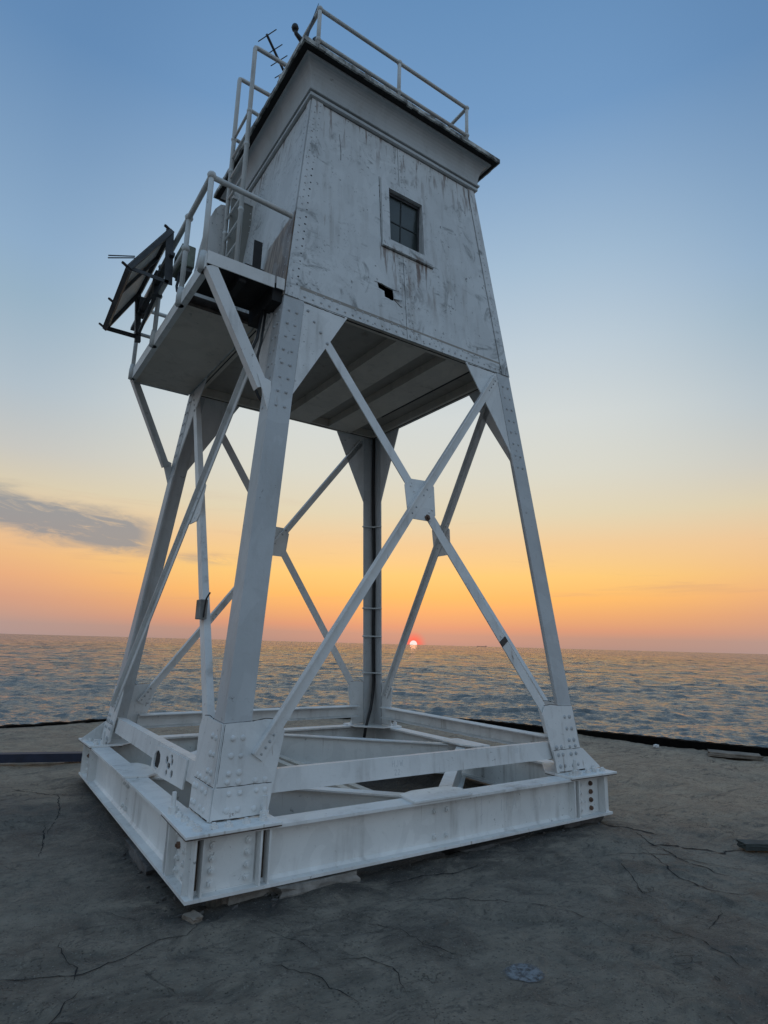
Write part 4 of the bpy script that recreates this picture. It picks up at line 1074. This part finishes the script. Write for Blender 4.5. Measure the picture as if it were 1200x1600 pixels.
rock(-1.12, -1.90, -.075, .30, .13, .062, .03, 1, 'chip', 'footing_slab', 'long pale broken footing slab sticking out under the front beam', 'concrete footing')
rock(-1.55, -1.80, -.09, .20, .16, .075, .1, 2, 'chip', 'footing_block', 'brownish footing block under the near corner of the base frame', 'concrete footing')
rock(1.68, -1.78, -.10, .27, .17, .09, 0, 3, 'chipdark', 'footing_block', 'dark footing block under the right corner of the base frame', 'concrete footing')
rock(-1.78, 1.72, -.10, .17, .25, .09, 0, 4, 'chipdark', 'footing_block', 'dark footing block under the left corner of the base frame', 'concrete footing')
rock(1.72, 1.72, -.10, .2, .2, .09, 0, 5, 'chipdark', 'footing_block', 'footing block under the far corner below the cable leg', 'concrete footing')
rock(.55, -1.86, -.10, .42, .12, .055, .02, 6, 'chipdark', 'footing_slab', 'low crumbling footing slab under the middle of the front beam', 'concrete footing')
rock(-1.90, -.85, -.09, .13, .34, .06, 0, 7, 'chipdark', 'footing_slab', 'crumbling footing slab under the left beam', 'concrete footing')
rock(-1.975, -2.055, gz(-1.975, -2.055) + .008, .036, .046, .020, .4, 8, 'chipmid', 'concrete_chip', 'pale chip of concrete lying just below the near corner of the frame', 'rubble')
rub = MB()
rr3 = random.Random(5)
for i in range(70):
    if rr3.random() < .55: x, y = rr3.uniform(-2.1, -1.88), rr3.uniform(-2.1, -.6)
    else: x, y = rr3.uniform(-2.0, 2.0), rr3.uniform(-2.12, -1.9)
    a = rr3.uniform(.004, .016); z = gz(x, y)
    rub.obox((x, y, z + a * .3), (rr3.uniform(-1, 1), rr3.uniform(-1, 1), .2), (rr3.uniform(-.2, .2), rr3.uniform(-.2, .2), 1), (1, .3, .1), a, a * .5, a * .8)
obj('rubble', rub, M['chipdark'], kind='stuff')

# dark blue steel strip lying on the deck to the left
bs = MB(); p0, p1 = Vector((-7.2, 5.05, 0)), Vector((-1.72, 2.98, 0))
nn = 14
d_ = (p1 - p0).normalized()
bs.beam(p0 + Vector((0, 0, .012)), p1 + Vector((0, 0, .012)), .14, .10)
tag(obj('steel_strip', bs, M['navy']), 'long navy blue steel strip lying on the concrete beyond the left corner of the frame', 'steel beam')

# loose slab, kerb stone and white scrap near the right-hand edge
rock(6.93, -.72, -.035, .36, .14, .030, -1.02, 11, 'chipmid', 'loose_slab', 'flat grey loose slab lying along the black pier edge at the right', 'slab', sharp=.1)
rock(2.47, -3.12, -.05, .17, .06, .026, -.55, 12, 'plate', 'dark_plate', 'flat dark greenish plate lying in the crack at the right edge of the view', 'plate', sharp=.08)
rock(6.45, .30, -.02, .035, .03, .02, 0, 13, 'white', 'white_scrap', 'small white scrap lying beside the black pier edge', 'litter')

# cracks of the deck followed as thin recessed lines of dirt
def crack(pts, w, seed):
    r = random.Random(seed); P_ = []
    for i in range(len(pts) - 1):
        a, b = Vector((*pts[i], 0)), Vector((*pts[i + 1], 0)); n = max(2, int((b - a).length / .035))
        for j in range(n):
            q = a.lerp(b, j / n); P_.append((q.x + r.uniform(-.010, .010), q.y + r.uniform(-.010, .010)))
    P_.append(pts[-1]); vs = []; fs = []
    for i, (x, y) in enumerate(P_):
        x2, y2 = P_[min(i + 1, len(P_) - 1)]; x1, y1 = P_[max(i - 1, 0)]; t = Vector((x2 - x1, y2 - y1, 0)).normalized(); nrm_ = Vector((-t.y, t.x, 0))
        ww = w * r.uniform(.25, 1.1) * min(1, 4 * min(i + .4, len(P_) - i - .6) / len(P_))
        for sg in (-1, 1):
            q = Vector((x, y, 0)) + nrm_ * sg * ww; vs.append((q.x, q.y, gz(q.x, q.y) + .0035))
        if i: fs.append((2 * i - 2, 2 * i - 1, 2 * i + 1, 2 * i))
    mb = MB(); mb.add(vs, fs); return obj('crack', mb, M['crack'], kind='structure')
crack([(-3.2, -2.15), (-2.93, -2.22), (-2.63, -2.365), (-2.42, -2.34), (-2.30, -2.27), (-2.20, -2.207), (-2.07, -2.25), (-1.985, -2.16), (-1.945, -2.02)], .0042, 1)
crack([(-2.66, -1.99), (-2.665, -2.12), (-2.62, -2.29), (-2.625, -2.365), (-2.66, -2.46)], .004, 2)
crack([(-2.60, -2.49), (-2.67, -2.56), (-2.78, -2.70), (-2.70, -2.76), (-2.62, -2.86)], .0035, 3)
crack([(-2.48, .50), (-2.53, .15), (-2.56, -.10), (-2.61, -.43)], .007, 4)
crack([(1.86, -1.99), (1.93, -2.18), (1.97, -2.39), (2.02, -2.50)], .020, 5)
crack([(1.62, -2.60), (1.74, -2.66), (1.92, -2.84), (2.09, -3.0), (2.25, -2.99), (2.36, -3.05)], .022, 6)
crack([(-1.85, -2.68), (-1.80, -2.75), (-1.76, -2.81), (-1.67, -2.97), (-1.585, -3.24), (-1.59, -3.33)], .003, 7)
crack([(.9, -2.45), (1.3, -2.62), (1.55, -2.85), (1.75, -3.3), (1.9, -3.7)], .005, 8)
crack([(-.9, -2.3), (-.6, -2.5), (-.2, -2.75), (.05, -3.1), (.12, -3.5)], .0035, 9)
crack([(-1.25, -2.45), (-1.05, -2.72), (-1.02, -3.0), (-.85, -3.25)], .003, 10)

crack([(1.84, -2.05), (1.84, -2.35), (1.63, -2.78), (1.52, -3.08), (1.53, -3.38), (1.63, -3.54)], 0.007, 20)
crack([(1.56, -2.59), (1.26, -3.05), (1.13, -3.41), (1.25, -3.58), (1.41, -3.64)], 0.006, 21)
crack([(0.37, -3.5), (0.32, -3.74), (0.27, -3.96), (0.24, -4.1)], 0.004, 22)
crack([(1.13, -2.66), (0.96, -2.91), (0.77, -3.11), (0.66, -3.32)], 0.004, 23)
crack([(0.56, -3.7), (0.73, -3.66), (0.92, -3.59)], 0.004, 24)
crack([(-1.7, -2.32), (-1.6, -2.53), (-1.54, -2.79)], 0.0032, 25)
crack([(-1.52, -2.88), (-1.36, -2.94), (-1.31, -3.15), (-1.38, -3.36)], 0.003, 26)
crack([(-2.27, 1.58), (-2.36, 0.66), (-2.53, 0.1)], 0.006, 27)
crack([(-0.31, -1.92), (-0.01, -2.01), (0.26, -2.0)], 0.006, 28)
crack([(-0.71, -2.16), (-0.36, -2.15), (-0.09, -2.25), (0.19, -2.21)], 0.005, 29)
crack([(-2.76, 2.06), (-2.44, 1.63), (-2.14, 1.18)], 0.008, 30)
crack([(-2.42, -1.65), (-2.33, -1.79), (-2.25, -1.94)], 0.003, 31)

# pale worn patch of paint on the deck
pm, N, b_, pos, o_ = new_mat('pale_paint_splash')
n_ = N.noise(pos, 30, 5, .65, .5)
N.l.new(N.mix(N.ss(n_, .42, .60), (.085, .095, .105, 1), (.21, .235, .255, 1)), b_.inputs['Base Color']); b_.inputs['Roughness'].default_value = .6
bump(N, b_, n_, .5, .01)
M['splash'] = pm
dv = N.add('ShaderNodeVectorMath', operation='SUBTRACT'); N.l.new(pos, dv.inputs[0]); dv.inputs[1].default_value = (-.771, -3.489, -.06)
dl = N.add('ShaderNodeVectorMath', operation='LENGTH'); N.l.new(N.mapv(dv.outputs[0], (1, 1, 0)), dl.inputs[0])
al = N.math('MULTIPLY', N.ss(N.math('ADD', dl.outputs['Value'], N.math('MULTIPLY', N.math('SUBTRACT', n_, .5), .09)), .112, .080), N.ss(n_, .25, .50))
N.l.new(N.math('MULTIPLY', al, .85), b_.inputs['Alpha'])
ax_, bx_ = Vector((.10, -.0605, 0)), Vector((.074, .0685, 0)); cxy = Vector((-.771, -3.489, 0))
vs = []; fs = []; nr, na = 7, 30; rr4 = random.Random(2); wob = [rr4.uniform(.90, 1.06) for _ in range(na)]
for i in range(nr + 1):
    for j in range(na):
        t = 2 * PI * j / na; q = cxy + (ax_ * math.cos(t) + bx_ * math.sin(t)) * (i / nr) * wob[j]
        vs.append((q.x, q.y, gz(q.x, q.y) + .004))
for i in range(nr):
    for j in range(na): fs.append((i * na + j, (i + 1) * na + j, (i + 1) * na + (j + 1) % na, i * na + (j + 1) % na))
mb = MB(); mb.add(vs, fs); obj('paint_splash', mb, M['splash'], kind='structure', smooth=True)

# faint scratched writing on the front strut and the front beam
mm, N, b_, pos, o_ = new_mat('pencil_scratch'); b_.inputs['Base Color'].default_value = (.56, .57, .57, 1); b_.inputs['Roughness'].default_value = .7
M['scratch'] = mm
GL = {'H': [[(0, 0), (0, 1)], [(.6, 0), (.6, 1)], [(0, .5), (.6, .5)]], 'J': [[(.5, 1), (.5, .2), (.3, 0), (0, .2)]], 'W': [[(0, 1), (.2, 0), (.4, .7), (.6, 0), (.8, 1)]],
      '2': [[(0, .8), (.3, 1), (.6, .75), (0, 0), (.6, 0)]], 'I': [[(.2, 0), (.2, 1)]], 'F': [[(0, 0), (0, 1), (.5, 1)], [(0, .5), (.4, .5)]], 'A': [[(0, 0), (.3, 1), (.6, 0)], [(.12, .4), (.48, .4)]],
      '.': [[(.2, 0), (.25, .06)]], '1': [[(.1, .8), (.3, 1), (.3, 0)]], ')': [[(.1, 1), (.35, .5), (.1, 0)]], ' ': []}
def scrawl(parent, text, u, z, h, at):
    mb = MB(); x = u
    for ch in text:
        for l in GL[ch]:
            for i in range(len(l) - 1):
                a, b = [at(x + p * h * .8, z + q * h) for p, q in l[i:i + 2]]
                mb.beam(a, b, .0045, .0012, up=(0, -1, 0))
        x += h * .8
    obj('scratched_writing', mb, M['scratch'], parent)
strut0 = [o for o in T.children if o.name == 'strut'][0]; beam0 = [o for o in T.children if o.name == 'base_beam'][0]
scrawl(strut0, 'HJW', -.40, .585, .045, lambda u, z: FP(u, z, -.0195)); scrawl(strut0, '22', -.38, .525, .040, lambda u, z: FP(u, z, -.0195))
scrawl(strut0, 'IF2', .95, .585, .04, lambda u, z: FP(u, z, -.0195))
scrawl(beam0, 'IFA.', .62, .175, .09, lambda u, z: Vector((u, -1.9385, z))); scrawl(beam0, ' 2)', .95, .14, .09, lambda u, z: Vector((u, -1.9385, z)))
mb = MB(); mb.box(.405, .409, -1.9388, -1.9384, .10, .30); obj('scratched_line', mb, M['scratch'], beam0)

# freighter on the horizon
az = R(46.65); SH = thing('cargo_ship', 'tiny dark freighter far off on the horizon to the right of the sun', 'ship', (math.cos(az) * 9000, math.sin(az) * 9000, -2))
SH.rotation_euler.z = az + PI / 2; SH.scale = (.58, .58, .42)
mb = MB(); mb.prism([(-120, -12, 0), (108, -12, 0), (124, 0, 0), (108, 12, 0), (-120, 12, 0)], (0, 0, 14)); obj('hull', mb, M['ship'], SH)
mb = MB(); mb.box(-116, -92, -10, 10, 14.1, 34); mb.box(-110, -98, -8, 8, 34.1, 40); obj('deckhouse', mb, M['ship'], SH)
mb = MB(); mb.box(100, 112, -8, 8, 14.1, 26); obj('forecastle', mb, M['ship'], SH)
mb = MB(); mb.box(-84, 92, -8, 8, 14.1, 18); obj('hatch_row', mb, M['ship'], SH)
